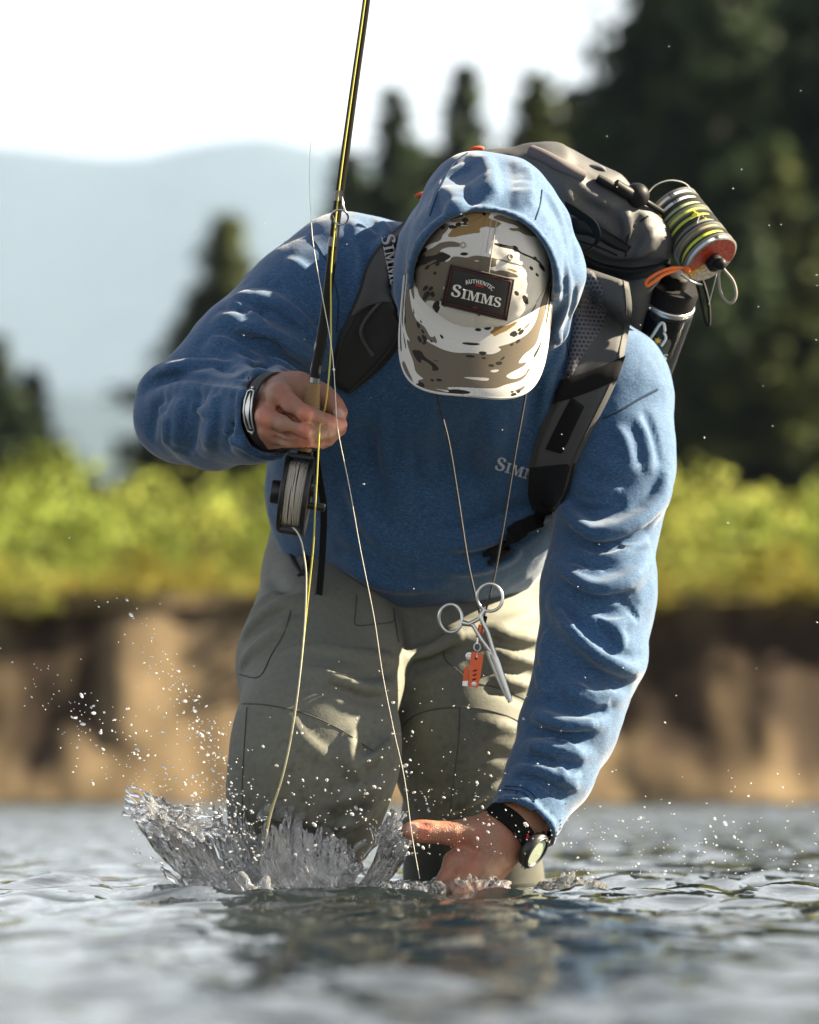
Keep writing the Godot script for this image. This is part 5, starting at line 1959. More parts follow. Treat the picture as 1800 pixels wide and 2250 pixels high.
	s.box(bc + bb * Vector3(-0.016, -0.006, 0), bb, Vector3(0.007, 0.004, 0.003), 0.002)
	s.box(bc + bb * Vector3(-0.016, 0.006, 0), bb, Vector3(0.006, 0.0035, 0.003), 0.002)
	put("buckle", s.done(), m_rubber, t)
	# long black web hanging from the hip belt
	s = Shape.new()
	p = curve([dp(664, 950, 0.05), dp(673, 1010, 0.04), dp(682, 1075, 0.03), dp(678, 1180, 0.02), dp(672, 1250, 0.02), dp(664, 1310, 0.025), dp(658, 1334, 0.03)], 5)
	s.ribbon(p, Vector3(1, 0, 0.25), 0.0085, 0.0016)
	put("hanging_webbing", s.done(), m_web, t)
	s = Shape.new()
	s.box(dp(659, 1328, 0.032), Basis(Vector3(0, 0, 1), -0.2), Vector3(0.0062, 0.007, 0.0022), 0.001)
	put("web_end", s.done(), m_rubber, t)

func build_bottle() -> void:
	var t := thing("water_bottle", "black water bottle with stickers in the pocket of the backpack", "bottle")
	var ax := Vector3(0.28, 0.79, 0.55).normalized()
	var o := c3(655, 1320, -0.045)      # centre of the neck ring
	var s := Shape.new()
	s.lathe([Vector2(0.0, -0.20), Vector2(0.030, -0.20), Vector2(0.0365, -0.192), Vector2(0.0375, -0.18), Vector2(0.0375, -0.012), Vector2(0.0368, -0.006), Vector2(0.0345, -0.003)], o, ax, 40)
	var gloss := mat(lin(0.006, 0.0065, 0.008), 0.2, 0.0, 0.35)
	var body := put("body", s.done(), gloss, t)
	s = Shape.new()
	s.lathe([Vector2(0.0345, -0.003), Vector2(0.0362, -0.002), Vector2(0.0366, 0.003), Vector2(0.0350, 0.005), Vector2(0.0340, 0.005)], o, ax, 40)
	put("steel_ring", s.done(), m_steel, t)
	s = Shape.new()
	s.lathe([Vector2(0.0338, 0.004), Vector2(0.0345, 0.006), Vector2(0.0345, 0.026), Vector2(0.0330, 0.030), Vector2(0.0180, 0.031), Vector2(0.0170, 0.033), Vector2(0.0165, 0.042), Vector2(0.0140, 0.045), Vector2(0.0, 0.0455)], o, ax, 36)
	put("lid", s.done(), m_black, t)
	put("carry_loop", tubes([c3(900, 1130, -0.02), c3(930, 1240, -0.012), c3(965, 1400, -0.006), c3(990, 1500, -0.006), c3(1015, 1490, -0.006), c3(1010, 1330, -0.008), c3(975, 1180, -0.012), c3(945, 1110, -0.018)], 0.0021, 6), m_black, t)
	put("carry_strap", tubes([c3(770, 1070, -0.01), c3(840, 1120, -0.008), c3(905, 1150, -0.012), c3(960, 1160, -0.014)], 0.0016, 5), m_steel, t)
	# stickers, wrapped round the bottle
	var bx := ax.cross(Vector3(0, 0, 1)).normalized()
	bx = -bx if bx.x < 0 else bx
	var bz := bx.cross(ax)
	bz = -bz if bz.z < 0 else bz
	var wrap := func(a: float, h: float, r: float) -> Array:
		var d := bx * sin(a) + bz * cos(a)
		return [o + ax * h + d * r, d]
	for e in [["sticker", -0.75, 0.62, -0.034, -0.074, lin(0.075, 0.085, 0.065), 0.0379], ["sticker", -0.1, 0.75, -0.082, -0.104, lin(0.42, 0.40, 0.37), 0.0379], ["sticker", -0.15, 0.28, -0.084, -0.102, lin(0.40, 0.03, 0.02), 0.0382]]:
		var p := PackedVector3Array()
		for j in 5:
			for i in 13:
				var edge := 0.004 * sin(i * 1.9) * (1.0 if j == 0 else 0.0)
				p.append(wrap.call(lerpf(e[1], e[2], i / 12.0), lerpf(e[3], e[4], j / 4.0) + edge, e[6])[0])
		s = Shape.new()
		s.sheet(p, 13, 5)
		orient(s, o + bz * 5.0)
		put(e[0], s.done(), tri(mat(e[5], 0.5), noise_tex(0.08, Color(0.35, 0.35, 0.35), Color.WHITE, 128, 3, 19), 0.05), body)
	# white outline of the badge with its yellow star
	for e in [[[[-0.12, -0.030], [-0.02, -0.012], [0.10, -0.010], [0.22, -0.020]], 0.0021, lin(0.6, 0.62, 0.6)], [[[-0.12, -0.030], [-0.20, -0.042]], 0.0021, lin(0.6, 0.62, 0.6)], [[[0.20, -0.022], [0.34, -0.030], [0.28, -0.042]], 0.0019, lin(0.6, 0.62, 0.6)]]:
		var p := []
		for q in e[0]: p.append(wrap.call(q[0], q[1], 0.0379)[0])
		put("badge_outline", tubes(p, e[1], 5, 6), mat(e[2], 0.6), body)
	s = Shape.new()
	var star := []
	for i in 12:
		var rr := 0.0055 if i % 2 == 0 else 0.0026
		var q: Array = wrap.call(0.10 + sin(TAU * i / 12.0) * rr / 0.0375, -0.036 + cos(TAU * i / 12.0) * rr, 0.0386)
		star.append(q[0])
	for i in 12:
		s.flat([wrap.call(0.10, -0.036, 0.0387)[0], star[i], star[(i + 1) % 12]])
	orient(s, o + bz * 5.0)
	put("star", s.done(), mat(lin(0.75, 0.42, 0.03), 0.6), body)
	var script := func(x: float, y: float) -> Array:
		return wrap.call(x / 0.0375 - 0.05, -0.060 + y + x * 0.12, 0.0382)
	put("lettering", letters("Obors", false, true, 0.019, script, 0.0004), mat(lin(0.62, 0.64, 0.60), 0.6), body)
	# bottle pocket of the pack
	var pk := Shape.new()
	pk.lathe([Vector2(0.0, -0.215), Vector2(0.036, -0.212), Vector2(0.0415, -0.19), Vector2(0.0415, -0.112), Vector2(0.0400, -0.108), Vector2(0.0395, -0.114)], o, ax, 32)
	var bag := get_node("backpack")
	put("bottle_pocket", pk.done(), tri(mat(lin(0.22, 0.19, 0.15), 0.8), weave(Color(0.9, 0.9, 0.9), Color(0.6, 0.6, 0.6), 8), 0.05), bag)

func build_spools() -> void:
	var t := thing("tippet_spool_holder", "stack of thin line spools strung on a cord at the right of the backpack", "line spools")
	var a := c3(690, 500, -0.012)
	var b := c3(1040, 945, 0.036)
	var ax := (b - a).normalized()
	var clear := mat(lin(0.40, 0.42, 0.42), 0.15, 0.0, 0.6)
	clear.transparency = BaseMaterial3D.TRANSPARENCY_ALPHA
	clear.albedo_color.a = 0.55
	clear.roughness = 0.3
	var hues := [lin(0.50, 0.56, 0.62), lin(0.52, 0.57, 0.62), lin(0.26, 0.31, 0.16), lin(0.36, 0.44, 0.05), lin(0.36, 0.44, 0.05), lin(0.10, 0.11, 0.10), lin(0.20, 0.16, 0.09), lin(0.44, 0.50, 0.04), lin(0.48, 0.55, 0.60)]
	var marks := {0: "0X", 1: "FF+", 8: "4X"}
	for i in 9:
		var c := a.lerp(b, (i + 0.5) / 9.0)
		var sp := Node3D.new()
		sp.name = "spool"
		t.add_child(sp, true)
		var s := Shape.new()
		s.lathe([Vector2(0.012, -0.0044), Vector2(0.0370, -0.0046), Vector2(0.0378, -0.0040), Vector2(0.0370, -0.0034), Vector2(0.0300, -0.0030)], c, ax, 40)
		s.lathe([Vector2(0.0300, 0.0030), Vector2(0.0370, 0.0034), Vector2(0.0378, 0.0040), Vector2(0.0370, 0.0046), Vector2(0.012, 0.0044)], c, ax, 40)
		put("flange", s.done(), mat(lin(0.045, 0.047, 0.045), 0.25, 0.0, 0.6) if i < 8 and i % 3 != 0 else mat(lin(0.22, 0.22, 0.21), 0.2, 0.0, 0.6), sp)
		s = Shape.new()
		s.lathe([Vector2(0.0310, -0.0026), Vector2(0.0345, -0.0022), Vector2(0.0345, 0.0022), Vector2(0.0310, 0.0026)], c, ax, 40)
		put("elastic_band", s.done(), mat(hues[i], 0.7), sp)
		if marks.has(i):
			var e1 := ax.cross(Vector3(0, 0, 1)).normalized()
			var e2 := e1.cross(ax)
			if e2.z < 0: e2 = -e2
			var m := func(x: float, y: float) -> Array:
				var an: float = x / 0.0346 + (0.2 if i < 8 else 0.6)
				var d := e1 * -sin(an) + e2 * cos(an)
				return [c + d * 0.0347 + ax * (-y), d]
			put("lettering", letters(marks[i], true, false, 0.0044, m, 0.0002), m_black, sp)
	# printed face of the end spool
	var end := b + ax * 0.0002
	var e1 := ax.cross(Vector3(0, 0, 1)).normalized()
	var e2 := ax.cross(e1)
	for e in [[0.0, 0.62, lin(0.55, 0.06, 0.02)], [0.62, 0.68, lin(0.75, 0.50, 0.02)], [0.68, 1.0, lin(0.62, 0.60, 0.52)]]:
		var s := Shape.new()
		for i in 24:
			var a0 := TAU * lerpf(e[0], e[1], i / 24.0) + 2.2
			var a1 := TAU * lerpf(e[0], e[1], (i + 1) / 24.0) + 2.2
			var p0 := e1 * cos(a0) + e2 * sin(a0)
			var p1 := e1 * cos(a1) + e2 * sin(a1)
			s.flat([end + p0 * 0.009, end + p0 * 0.0352, end + p1 * 0.0352, end + p1 * 0.009])
		orient(s, end + ax)
		put("printed_face", s.done(), tri(mat(e[2], 0.35), noise_tex(0.06, Color(0.35, 0.3, 0.3), Color(1.0, 1.0, 1.0), 128, 3, 23), 0.035), t)
	var s := Shape.new()
	s.lathe([Vector2(0.0, -0.104), Vector2(0.007, -0.104), Vector2(0.007, 0.001), Vector2(0.0, 0.001)], b, ax, 12)
	put("core", s.done(), m_black, t)
	s = Shape.new()
	s.lathe([Vector2(0.0, 0.0), Vector2(0.0105, 0.0005), Vector2(0.0115, 0.004), Vector2(0.0115, 0.010), Vector2(0.0085, 0.0135), Vector2(0.0, 0.0135)], b, ax, 20)
	s.ball(c3(1110, 980, 0.055), 0.0082, 10)
	put("cord_stopper", s.done(), m_rubber, t)
	put("cord_loop", tubes([c3(1105, 1010, 0.055), c3(1095, 1100, 0.056), c3(1110, 1220, 0.057), c3(1160, 1300, 0.058), c3(1215, 1310, 0.058), c3(1245, 1240, 0.058), c3(1220, 1130, 0.057), c3(1150, 1040, 0.056), c3(1125, 1010, 0.055)], 0.0021, 7), mat(lin(0.20, 0.19, 0.16), 0.8), t)
	put("loose_line", tubes([c3(455, 415, 0.0), c3(540, 310, 0.0), c3(660, 262, 0.0), c3(780, 275, 0.0), c3(845, 325, 0.0), c3(850, 380, 0.0)], 0.0007, 7, 6), mat(lin(0.6, 0.62, 0.6), 0.3), t)
	put("loose_line", tubes([c3(912, 790, 0.045), c3(905, 700, 0.046), c3(912, 620, 0.046), c3(930, 570, 0.044)], 0.0006, 6, 6), mat(lin(0.6, 0.62, 0.6), 0.3), t)
	put("loose_line", tubes([c3(1080, 1060, 0.06), c3(1050, 1180, 0.06), c3(1010, 1330, 0.058)], 0.0005, 6, 6), mat(lin(0.5, 0.5, 0.5), 0.3), t)
	for e in [[888, 565, 0.4], [955, 605, 0.7]]:
		s = Shape.new()
		s.box(c3(e[0], e[1], 0.038), Basis(Vector3(0, 0, 1), -e[2]), Vector3(0.0036, 0.0052, 0.0018), 0.0006)
		put("yellow_tab", s.done(), mat(lin(0.80, 0.66, 0.02), 0.6), t)

func build_rod() -> void:
	var t := thing("fly_rod", "dark fly rod with cork grip held upright in the fist", "fishing rod")
	var zh := 0.347
	var p := curve([h4(985, 300, zh), dp(665, 780, zh), dp(676, 718, zh), dp(690, 620, zh - 0.003), dp(708, 462, zh - 0.008), dp(722, 360, zh - 0.012), dp(748, 170, zh - 0.018), dp(772, 0, zh - 0.024), dp(800, -230, zh - 0.034), dp(850, -700, zh - 0.06), dp(900, -1500, zh - 0.12)], 8)
	var rr := []
	for q in p: rr.append(lerpf(0.0066, 0.0048, clampf((q.y - p[0].y) / 0.50, 0.0, 1.0)) * (1.0 - 0.6 * clampf((q.y - p[0].y - 0.5) / 1.0, 0.0, 1.0)))
	var s := Shape.new()
	s.tube(p, rr, 12)
	var blank := put("blank", s.done(), mat(lin(0.010, 0.0095, 0.008), 0.30, 0.0, 0.2), t)
	for e in [[676, 719, 672, 741, 0.0072], [668, 764, 664, 790, 0.0073], [703, 500, 700, 520, 0.0064], [713, 424, 716, 402, 0.0062]]:
		put("wrapping", tubes([dp(e[0], e[1], zh - 0.001), dp(e[2], e[3], zh - 0.001)], [e[4] * 0.92, e[4], e[4], e[4] * 0.92], 6, 10), mat(lin(0.012, 0.011, 0.010), 0.12, 0.0, 0.7), blank)
	s = Shape.new()
	var top := h4(990, 285, zh)
	var low := h4(862, 1020, zh - 0.012)
	var ax := (low - top).normalized()
	s.lathe([Vector2(0.0, -0.001), Vector2(0.0074, 0.0), Vector2(0.0078, 0.004), Vector2(0.0094, 0.016), Vector2(0.0116, 0.028), Vector2(0.0120, 0.045), Vector2(0.0112, 0.075), Vector2(0.0105, 0.085), Vector2(0.0, 0.0855)], top, ax, 24)
	put("cork_grip", s.done(), tri(mat(Color.WHITE, 0.8), noise_tex(0.07, Color(0.36, 0.27, 0.16), Color(0.58, 0.47, 0.32), 256, 4, 27), 0.03), t)
	s = Shape.new()
	s.lathe([Vector2(0.0, -0.006), Vector2(0.0068, -0.006), Vector2(0.0070, 0.0015), Vector2(0.0, 0.002)], top, ax, 20)
	put("winding_check", s.done(), mat(lin(0.20, 0.20, 0.20), 0.2, 1.0), t)
	# stripping guide
	s = Shape.new()
	var g := dp(712, 459, zh + 0.002)
	var ring := PackedVector3Array()
	var tilt := Basis(Vector3(1, 0, 0), -0.95) * Basis(Vector3(0, 1, 0), 0.2)
	for i in 25: ring.append(g + Vector3(0.002, 0.0, 0.009) + tilt * Vector3(cos(TAU * i / 24.0), 0.0, sin(TAU * i / 24.0)) * 0.0105)
	s.tube(ring, 0.0013, 8, false)
	s.tube(PackedVector3Array([g + Vector3(0.0108, 0.003, 0.010), g + Vector3(0.006, 0.016, 0.004), g + Vector3(0.005, 0.026, 0.001)]), 0.0011, 6)
	s.tube(PackedVector3Array([g + Vector3(-0.006, 0.002, 0.008), g + Vector3(-0.001, -0.014, 0.005), g + Vector3(-0.002, -0.024, 0.002)]), 0.0011, 6)
	put("line_guide", s.done(), mat(lin(0.45, 0.45, 0.44), 0.12, 1.0), t)
	# reel, seen from its edge
	var reel := Node3D.new()
	reel.name = "reel"
	t.add_child(reel)
	var up := (h4(857, 1035, 0.335) - h4(735, 1850, 0.345)).normalized()
	var rx := up.cross(Vector3(0, 0.05, 1)).normalized()
	if rx.x < 0: rx = -rx
	rx = (rx + Vector3(0, 0, 0.02)).normalized()
	var rz := rx.cross(up)
	if rz.z < 0: rz = -rz
	up = (rz.cross(rx)).normalized()
	if up.y < 0: up = -up
	var c := h4(796, 1442, 0.325)
	s = Shape.new()
	for e in [-0.0150, 0.0150]:
		s.lathe([Vector2(0.030, -0.0027), Vector2(0.0475, -0.0027), Vector2(0.0485, -0.0015), Vector2(0.0485, 0.0015), Vector2(0.0475, 0.0027), Vector2(0.030, 0.0027), Vector2(0.030, -0.0027)], c + rx * e, rx, 56)
	for k in 2:
		var an := PI * k + PI / 2
		var d := up * sin(an) + rz * cos(an)
		s.box(c + d * 0.0455, Basis(rx, d, rx.cross(d)), Vector3(0.0160, 0.0026, 0.007), 0.001)
	s.box(c - up * 0.0455, Basis(rx, up, rz), Vector3(0.0160, 0.0026, 0.012), 0.001)
	s.box(c + up * 0.0455 + rz * 0.006, Basis(rx, up, rz), Vector3(0.0160, 0.0030, 0.014), 0.001)
	var frame_m := mat(lin(0.014, 0.014, 0.015), 0.35, 0.4)
	put("frame", s.done(), frame_m, reel)
	s = Shape.new()
	s.box(c + up * 0.052 + rx * 0.004, Basis(rx, up, rz), Vector3(0.0095, 0.005, 0.006), 0.0015)
	put("reel_foot", s.done(), frame_m, reel)
	s = Shape.new()
	s.lathe([Vector2(0.0, -0.0115), Vector2(0.0355, -0.0115), Vector2(0.0355, 0.0115), Vector2(0.0, 0.0115)], c, rx, 40)
	put("spool", s.done(), mat(lin(0.16, 0.16, 0.15), 0.35, 0.8), reel)
	# wound line: turns lying side by side, a few crossing over
	s = Shape.new()
	var rng := RandomNumberGenerator.new()
	rng.seed = 4
	for k in 26:
		var turn := PackedVector3Array()
		var x0 := lerpf(-0.0108, 0.0108, (k % 20) / 19.0)
		var skew := rng.randf_range(-0.0022, 0.0022) if k < 20 else rng.randf_range(-0.007, 0.007)
		var r0 := 0.0395 + rng.randf_range(-0.0008, 0.0008) + (0.0011 if k >= 20 else 0.0)
		for i in 49:
			var an := TAU * i / 48.0
			turn.append(c + rx * clampf(x0 + skew * sin(an + k), -0.0112, 0.0112) + (up * sin(an) + rz * cos(an)) * r0)
		s.tube(turn, 0.00068, 5, false)
	var wound := put("wound_line", s.done(), mat(lin(0.46, 0.43, 0.37), 0.4), reel)
	wound.set_meta("kind", "stuff")
	s = Shape.new()
	s.lathe([Vector2(0.0, -0.0305), Vector2(0.0140, -0.0305), Vector2(0.0150, -0.0295), Vector2(0.0150, -0.0195), Vector2(0.0120, -0.0185), Vector2(0.0, -0.0185)], c, rx, 28)
	put("drag_knob", s.done(), frame_m, reel)
	s = Shape.new()
	s.lathe([Vector2(0.0, 0.0175), Vector2(0.0045, 0.0175), Vector2(0.0040, 0.026), Vector2(0.0052, 0.0375), Vector2(0.0045, 0.0388), Vector2(0.0, 0.0388)], c - up * 0.0125 + rz * 0.012, rx, 16)
	put("crank_handle", s.done(), frame_m, reel)
	s = Shape.new()
	s.lathe([Vector2(0.0, 0.0175), Vector2(0.008, 0.0175), Vector2(0.008, 0.0225), Vector2(0.0, 0.0228)], c + up * 0.008, rx, 20)
	put("hub_cap", s.done(), frame_m, reel)

func build_lines() -> void:
	var yellow := mat(lin(0.42, 0.38, 0.05), 0.45)
	var t := thing("yellow_fly_line", "yellow fly line running down the rod, under the finger and into the splash", "fishing line")
	var z := 0.362
	put("upper_line", tubes([dp(800, -240, 0.325), dp(769, 0, 0.334), dp(745, 170, 0.341), dp(721, 345, 0.348), dp(708, 455, 0.354), dp(698, 560, 0.362), dp(697, 650, 0.366), dp(697, 730, 0.368), dp(692, 800, 0.366), dp(687, 845, 0.360), dp(682, 868, 0.352)], 0.00102, 7, 6), yellow, t)
	put("lower_line", tubes([dp(677, 893, 0.372), dp(673, 905, 0.386), dp(668, 1000, 0.384), dp(664, 1070, 0.380), dp(660, 1150, 0.37), dp(651, 1240, 0.36), dp(641, 1335, 0.35), dp(632, 1420, 0.34), dp(621, 1500, 0.33), dp(606, 1585, 0.31), dp(590, 1650, 0.29), dp(568, 1716, 0.26), dp(560, 1760, 0.24)], 0.00108, 7, 6), yellow, t)
	t = thing("backing_line", "pale grey line paid out from the bottom of the reel", "fishing line")
	put("line", tubes([h4(770, 1780, 0.366), h4(815, 1830, 0.372), h4(858, 1930, 0.374), h4(885, 2080, 0.372), dp(645, 1210, 0.368), dp(644, 1270, 0.362), dp(640, 1335, 0.354), dp(633, 1410, 0.345), dp(624, 1485, 0.335), dp(611, 1565, 0.318), dp(594, 1640, 0.297), dp(572, 1710, 0.266), dp(560, 1765, 0.24)], 0.00100, 7, 6), mat(lin(0.52, 0.50, 0.38), 0.45), t)
	t = thing("leader_line", "thin clear leader looping from the sky past the fist to the water hand", "fishing line")
	put("line", tubes([dp(700, -60, 0.30), dp(668, 180, 0.32), dp(652, 340, 0.34), dp(656, 470, 0.35), dp(664, 540, 0.36), dp(682, 640, 0.37), dp(699, 735, 0.378), dp(706, 820, 0.380), dp(712, 905, 0.375), dp(735, 1020, 0.36), dp(760, 1160, 0.34), dp(788, 1300, 0.32), dp(806, 1420, 0.30), dp(830, 1540, 0.28), dp(852, 1640, 0.262), dp(868, 1760, 0.250), dp(884, 1850, 0.245)], 0.00042, 7, 6), mat(lin(0.75, 0.72, 0.62), 0.3), t)
	var s := Shape.new()
	s.ball(dp(703, 778, 0.381), 0.0016, 6)
	put("knot", s.done(), mat(lin(0.7, 0.7, 0.66), 0.4), t)

func build_lanyard() -> void:
	var z := 0.150
	var t := thing("lanyard", "thin black braided cord hanging from the neck", "lanyard")
	var cord := tri(mat(Color.WHITE, 0.7), weave(Color(0.10, 0.10, 0.10), Color(0.42, 0.42, 0.42), 16), 0.03)
	put("left_cord", tubes([dp(980, 700, 0.14), dp(930, 780, 0.165), dp(921, 830, z + 0.01), dp(945, 930, z + 0.01), dp(965, 1050, z), dp(985, 1180, z), dp(1003, 1262, z), dp(1012, 1300, z)], 0.00135, 6, 6), cord, t)
	put("right_cord", tubes([dp(1060, 700, 0.14), dp(1108, 780, 0.165), dp(1107, 830, z + 0.01), dp(1086, 950, z + 0.01), dp(1060, 1110, z), dp(1042, 1210, z), dp(1026, 1275, z), dp(1018, 1300, z)], 0.00145, 6, 6), cord, t)
	put("crimp_sleeve", tubes([c8(750, 845, z), c8(726, 940, z), c8(704, 1025, z)], 0.0037, 4, 16), mat(lin(0.50, 0.085, 0.025), 0.3, 0.3), t)
	put("knot", tubes([c8(810, 720, z), c8(780, 790, z), c8(760, 840, z)], [0.0022, 0.0036, 0.0030], 4, 10), m_black, t)
	put("swivel", tubes([c8(704, 1025, z), c8(700, 1070, z), c8(692, 1110, z)], [0.0026, 0.0020, 0.0026], 4, 10), m_steel, t)
	# forceps
	t = thing("forceps", "steel scissor forceps hanging by one finger ring from the cord", "forceps")
	for e in [["arm", 865, 462, 178, 193, -0.25, [[790, 640], [745, 720], [768, 810], [832, 940], [900, 1150], [948, 1290]], [[905, 1235], [960, 1360], [1010, 1500], [1090, 1720], [1160, 1915]], 0.0], ["arm", 318, 752, 160, 195, -0.15, [[470, 812], [560, 832], [628, 850], [690, 950], [752, 1050], [880, 1220]], [[850, 1195], [905, 1340], [965, 1500], [1060, 1730], [1150, 1925]], -0.0026]]:
		var arm := Node3D.new()
		arm.name = "arm"
		t.add_child(arm, true)
		var ring := PackedVector3Array()
		for i in 41:
			var an := TAU * i / 40.0
			var q := Vector2(cos(an) * e[3], sin(an) * e[4]).rotated(e[5])
			ring.append(c8(e[1] + q.x, e[2] + q.y, z + 0.006 + e[8] + 0.0015 * sin(an * 2.0)))
		var s := Shape.new()
		s.tube(ring, 0.0021, 8, false, 1.0)
		put("finger_ring", s.done(), m_steel, arm)
		var sh := []
		for q in e[6]: sh.append(c8(q[0], q[1], z + 0.006 + e[8]))
		put("shank", tubes(sh, [0.0042, 0.0030, 0.0026, 0.0026, 0.0030], 6, 10), m_steel, arm)
		var jaw := []
		for q in e[7]: jaw.append(c8(q[0], q[1], z + 0.006 + e[8]))
		var js := Shape.new()
		js.tube(curve(jaw, 5), [0.0038, 0.0042, 0.0046, 0.0047, 0.0048, 0.0048, 0.0047, 0.0046, 0.0045, 0.0044, 0.0043, 0.0042, 0.0041, 0.0039, 0.0037, 0.0036, 0.0034, 0.0032, 0.0030, 0.0028, 0.0022], 10, true, 0.55, Vector3(0, 0, 1))
		put("jaw", js.done(), m_steel, arm)
	put("ratchet_bar", tubes([c8(570, 835, z + 0.004), c8(640, 800, z + 0.004), c8(712, 760, z + 0.004)], [0.0030, 0.0026, 0.0024], 4, 10), m_steel, t)
	# line clipper
	t = thing("line_clipper", "orange metal line clipper hanging below the forceps rings", "line clipper")
	var orange := mat(lin(0.52, 0.085, 0.022), 0.32, 0.35)
	var slab := func(q: Array, z0: float, z1: float, called: String, m: Material, parent: Node) -> MeshInstance3D:
		var s := Shape.new()
		var front := []
		var back := []
		for e in q:
			front.append(c8(e[0], e[1], z1))
			back.append(c8(e[0], e[1], z0))
		s.facing(front, Vector3(0, 0, 1))
		s.facing(back, Vector3(0, 0, -1))
		var mid := Vector3.ZERO
		for e in front: mid += e / front.size()
		for i in q.size():
			var k := (i + 1) % q.size()
			s.facing([front[i], front[k], back[k], back[i]], (front[i] + front[k]) * 0.5 - mid)
		return put(called, s.done(), m, parent)
	var plate: MeshInstance3D = slab.call([[610, 1222], [640, 1215], [740, 1236], [770, 1262], [772, 1320], [735, 1560], [697, 1722], [566, 1700], [578, 1500], [596, 1330]], z + 0.001, z + 0.006, "side_plate", orange, t)
	slab.call([[560, 1230], [600, 1225], [612, 1290], [580, 1330], [545, 1345], [538, 1290]], z - 0.003, z + 0.004, "hinge_knuckle", orange, t)
	slab.call([[520, 1430], [575, 1405], [566, 1620], [560, 1700], [483, 1688], [498, 1540]], z - 0.005, z + 0.000, "lever", orange, t)
	slab.call([[486, 1628], [560, 1622], [556, 1700], [482, 1690]], z - 0.002, z + 0.003, "cutting_edge", m_steel, t)
	for e in [[662, 1480], [655, 1541], [650, 1603]]:
		slab.call([[e[0] - 28, e[1] - 2], [e[0] + 26, e[1] - 18], [e[0] + 24, e[1] + 4], [e[0] - 30, e[1] + 18]], z + 0.0058, z + 0.0063, "slot", m_black, plate)
	slab.call([[660, 1290], [690, 1296], [686, 1330], [655, 1324]], z + 0.0058, z + 0.0063, "slot", m_black, plate)
	for e in [[645, 1669, 0.0030, z + 0.006], [578, 1276, 0.0046, z + 0.0045]]:
		var s := Shape.new()
		s.lathe([Vector2(0.0, 0.0008), Vector2(e[2] * 0.45, 0.0008), Vector2(e[2] * 0.5, 0.0002), Vector2(e[2] * 0.6, 0.0010), Vector2(e[2], 0.0008), Vector2(e[2], -0.001)], c8(e[0], e[1], e[3]), Vector3(0, 0, 1), 18)
		rewind(s)
		put("rivet", s.done(), m_steel, t)
	var rg := PackedVector3Array()
	for i in 21: rg.append(c8(690 + 45 * cos(TAU * i / 20.0), 1150 + 58 * sin(TAU * i / 20.0), z + 0.002 + 0.002 * sin(TAU * i / 20.0)))
	var s2 := Shape.new()
	s2.tube(rg, 0.0009, 6, false)
	s2.tube(PackedVector3Array([c8(690, 1205, z + 0.002), c8(688, 1240, z + 0.0065), c8(682, 1300, z + 0.007)]), 0.0008, 6)
	put("split_ring", s2.done(), m_steel, t)

func build_watch() -> void:
	var t := thing("wrist_watch", "black sports watch with a pale round dial on the soaked wrist", "watch")
	var c := h7(1018, 572, 0.191)
	var ax := (h7(1330, 250, 0.155) - h7(980, 600, 0.192)).normalized()
	var b := (h7(1180, 770, 0.187) - h7(875, 400, 0.187)).normalized()
	b = (b - ax * b.dot(ax)).normalized()
	var zz := ax.cross(b).normalized()
	if zz.z < 0: zz = -zz
	var p := PackedVector3Array()
	var across := []
	for i in 49:
		var an := TAU * i / 48.0
		p.append(c + b * cos(an) * 0.0385 + zz * sin(an) * 0.0345)
		across.append(ax)
	var s := Shape.new()
	s.ribbon(p, ax, 0.0235, 0.0034)
	put("strap", s.done(), mat(lin(0.009, 0.009, 0.009), 0.85, 0.0, 0.15), t)
	var nn := (b * cos(0.50) + zz * sin(0.50)).normalized()
	var o := c + b * cos(0.50) * 0.0372 + zz * sin(0.50) * 0.0335
	s = Shape.new()
	s.lathe([Vector2(0.0, -0.002), Vector2(0.0205, -0.002), Vector2(0.0235, 0.001), Vector2(0.0245, 0.006), Vector2(0.0240, 0.0105), Vector2(0.0215, 0.0125), Vector2(0.0190, 0.0125), Vector2(0.0180, 0.0105), Vector2(0.0, 0.0105)], o, nn, 44)
	put("case", s.done(), mat(lin(0.014, 0.014, 0.014), 0.38), t)
	s = Shape.new()
	s.lathe([Vector2(0.0192, 0.0124), Vector2(0.0205, 0.0134), Vector2(0.0214, 0.0130), Vector2(0.0218, 0.0122)], o, nn, 44)
	put("bezel", s.done(), mat(lin(0.16, 0.15, 0.14), 0.3, 0.8), t)
	s = Shape.new()
	s.lathe([Vector2(0.0175, 0.0110), Vector2(0.0, 0.0112)], o, nn, 36)
	rewind(s)
	put("dial", s.done(), mat(lin(0.26, 0.31, 0.24), 0.15, 0.0, 0.6), t)
	for e in [[0.3, 0.024], [-0.5, 0.024], [2.4, 0.024]]:
		s = Shape.new()
		var d := (ax * cos(e[0]) + ax.cross(nn) * sin(e[0])).normalized()
		s.lathe([Vector2(0.0, 0.0), Vector2(0.0032, 0.0), Vector2(0.0032, 0.003), Vector2(0.0, 0.0032)], o + nn * 0.005 + d * e[1], d, 12)
		put("button", s.done(), m_steel if e[0] > 0 else m_black, t)
	s = Shape.new()
	var an := 1.05
	var d2 := (b * cos(an) / 0.0385 + zz * sin(an) / 0.0345).normalized()
	var q := c + b * cos(an) * 0.0385 + zz * sin(an) * 0.0345 + d2 * 0.0019
	var side := d2.cross(ax)
	s.flat([q + ax * 0.0035, q + side * 0.0028, q - ax * 0.0035, q - side * 0.0028])
	s.flat([q + ax * 0.0036 + side * 0.0026, q + ax * 0.0012 + side * 0.0042, q + side * 0.0026, q + ax * 0.0022 + side * 0.0012])
	orient(s, eye)
	put("red_mark", s.done(), mat(lin(0.65, 0.015, 0.02), 0.5), t)

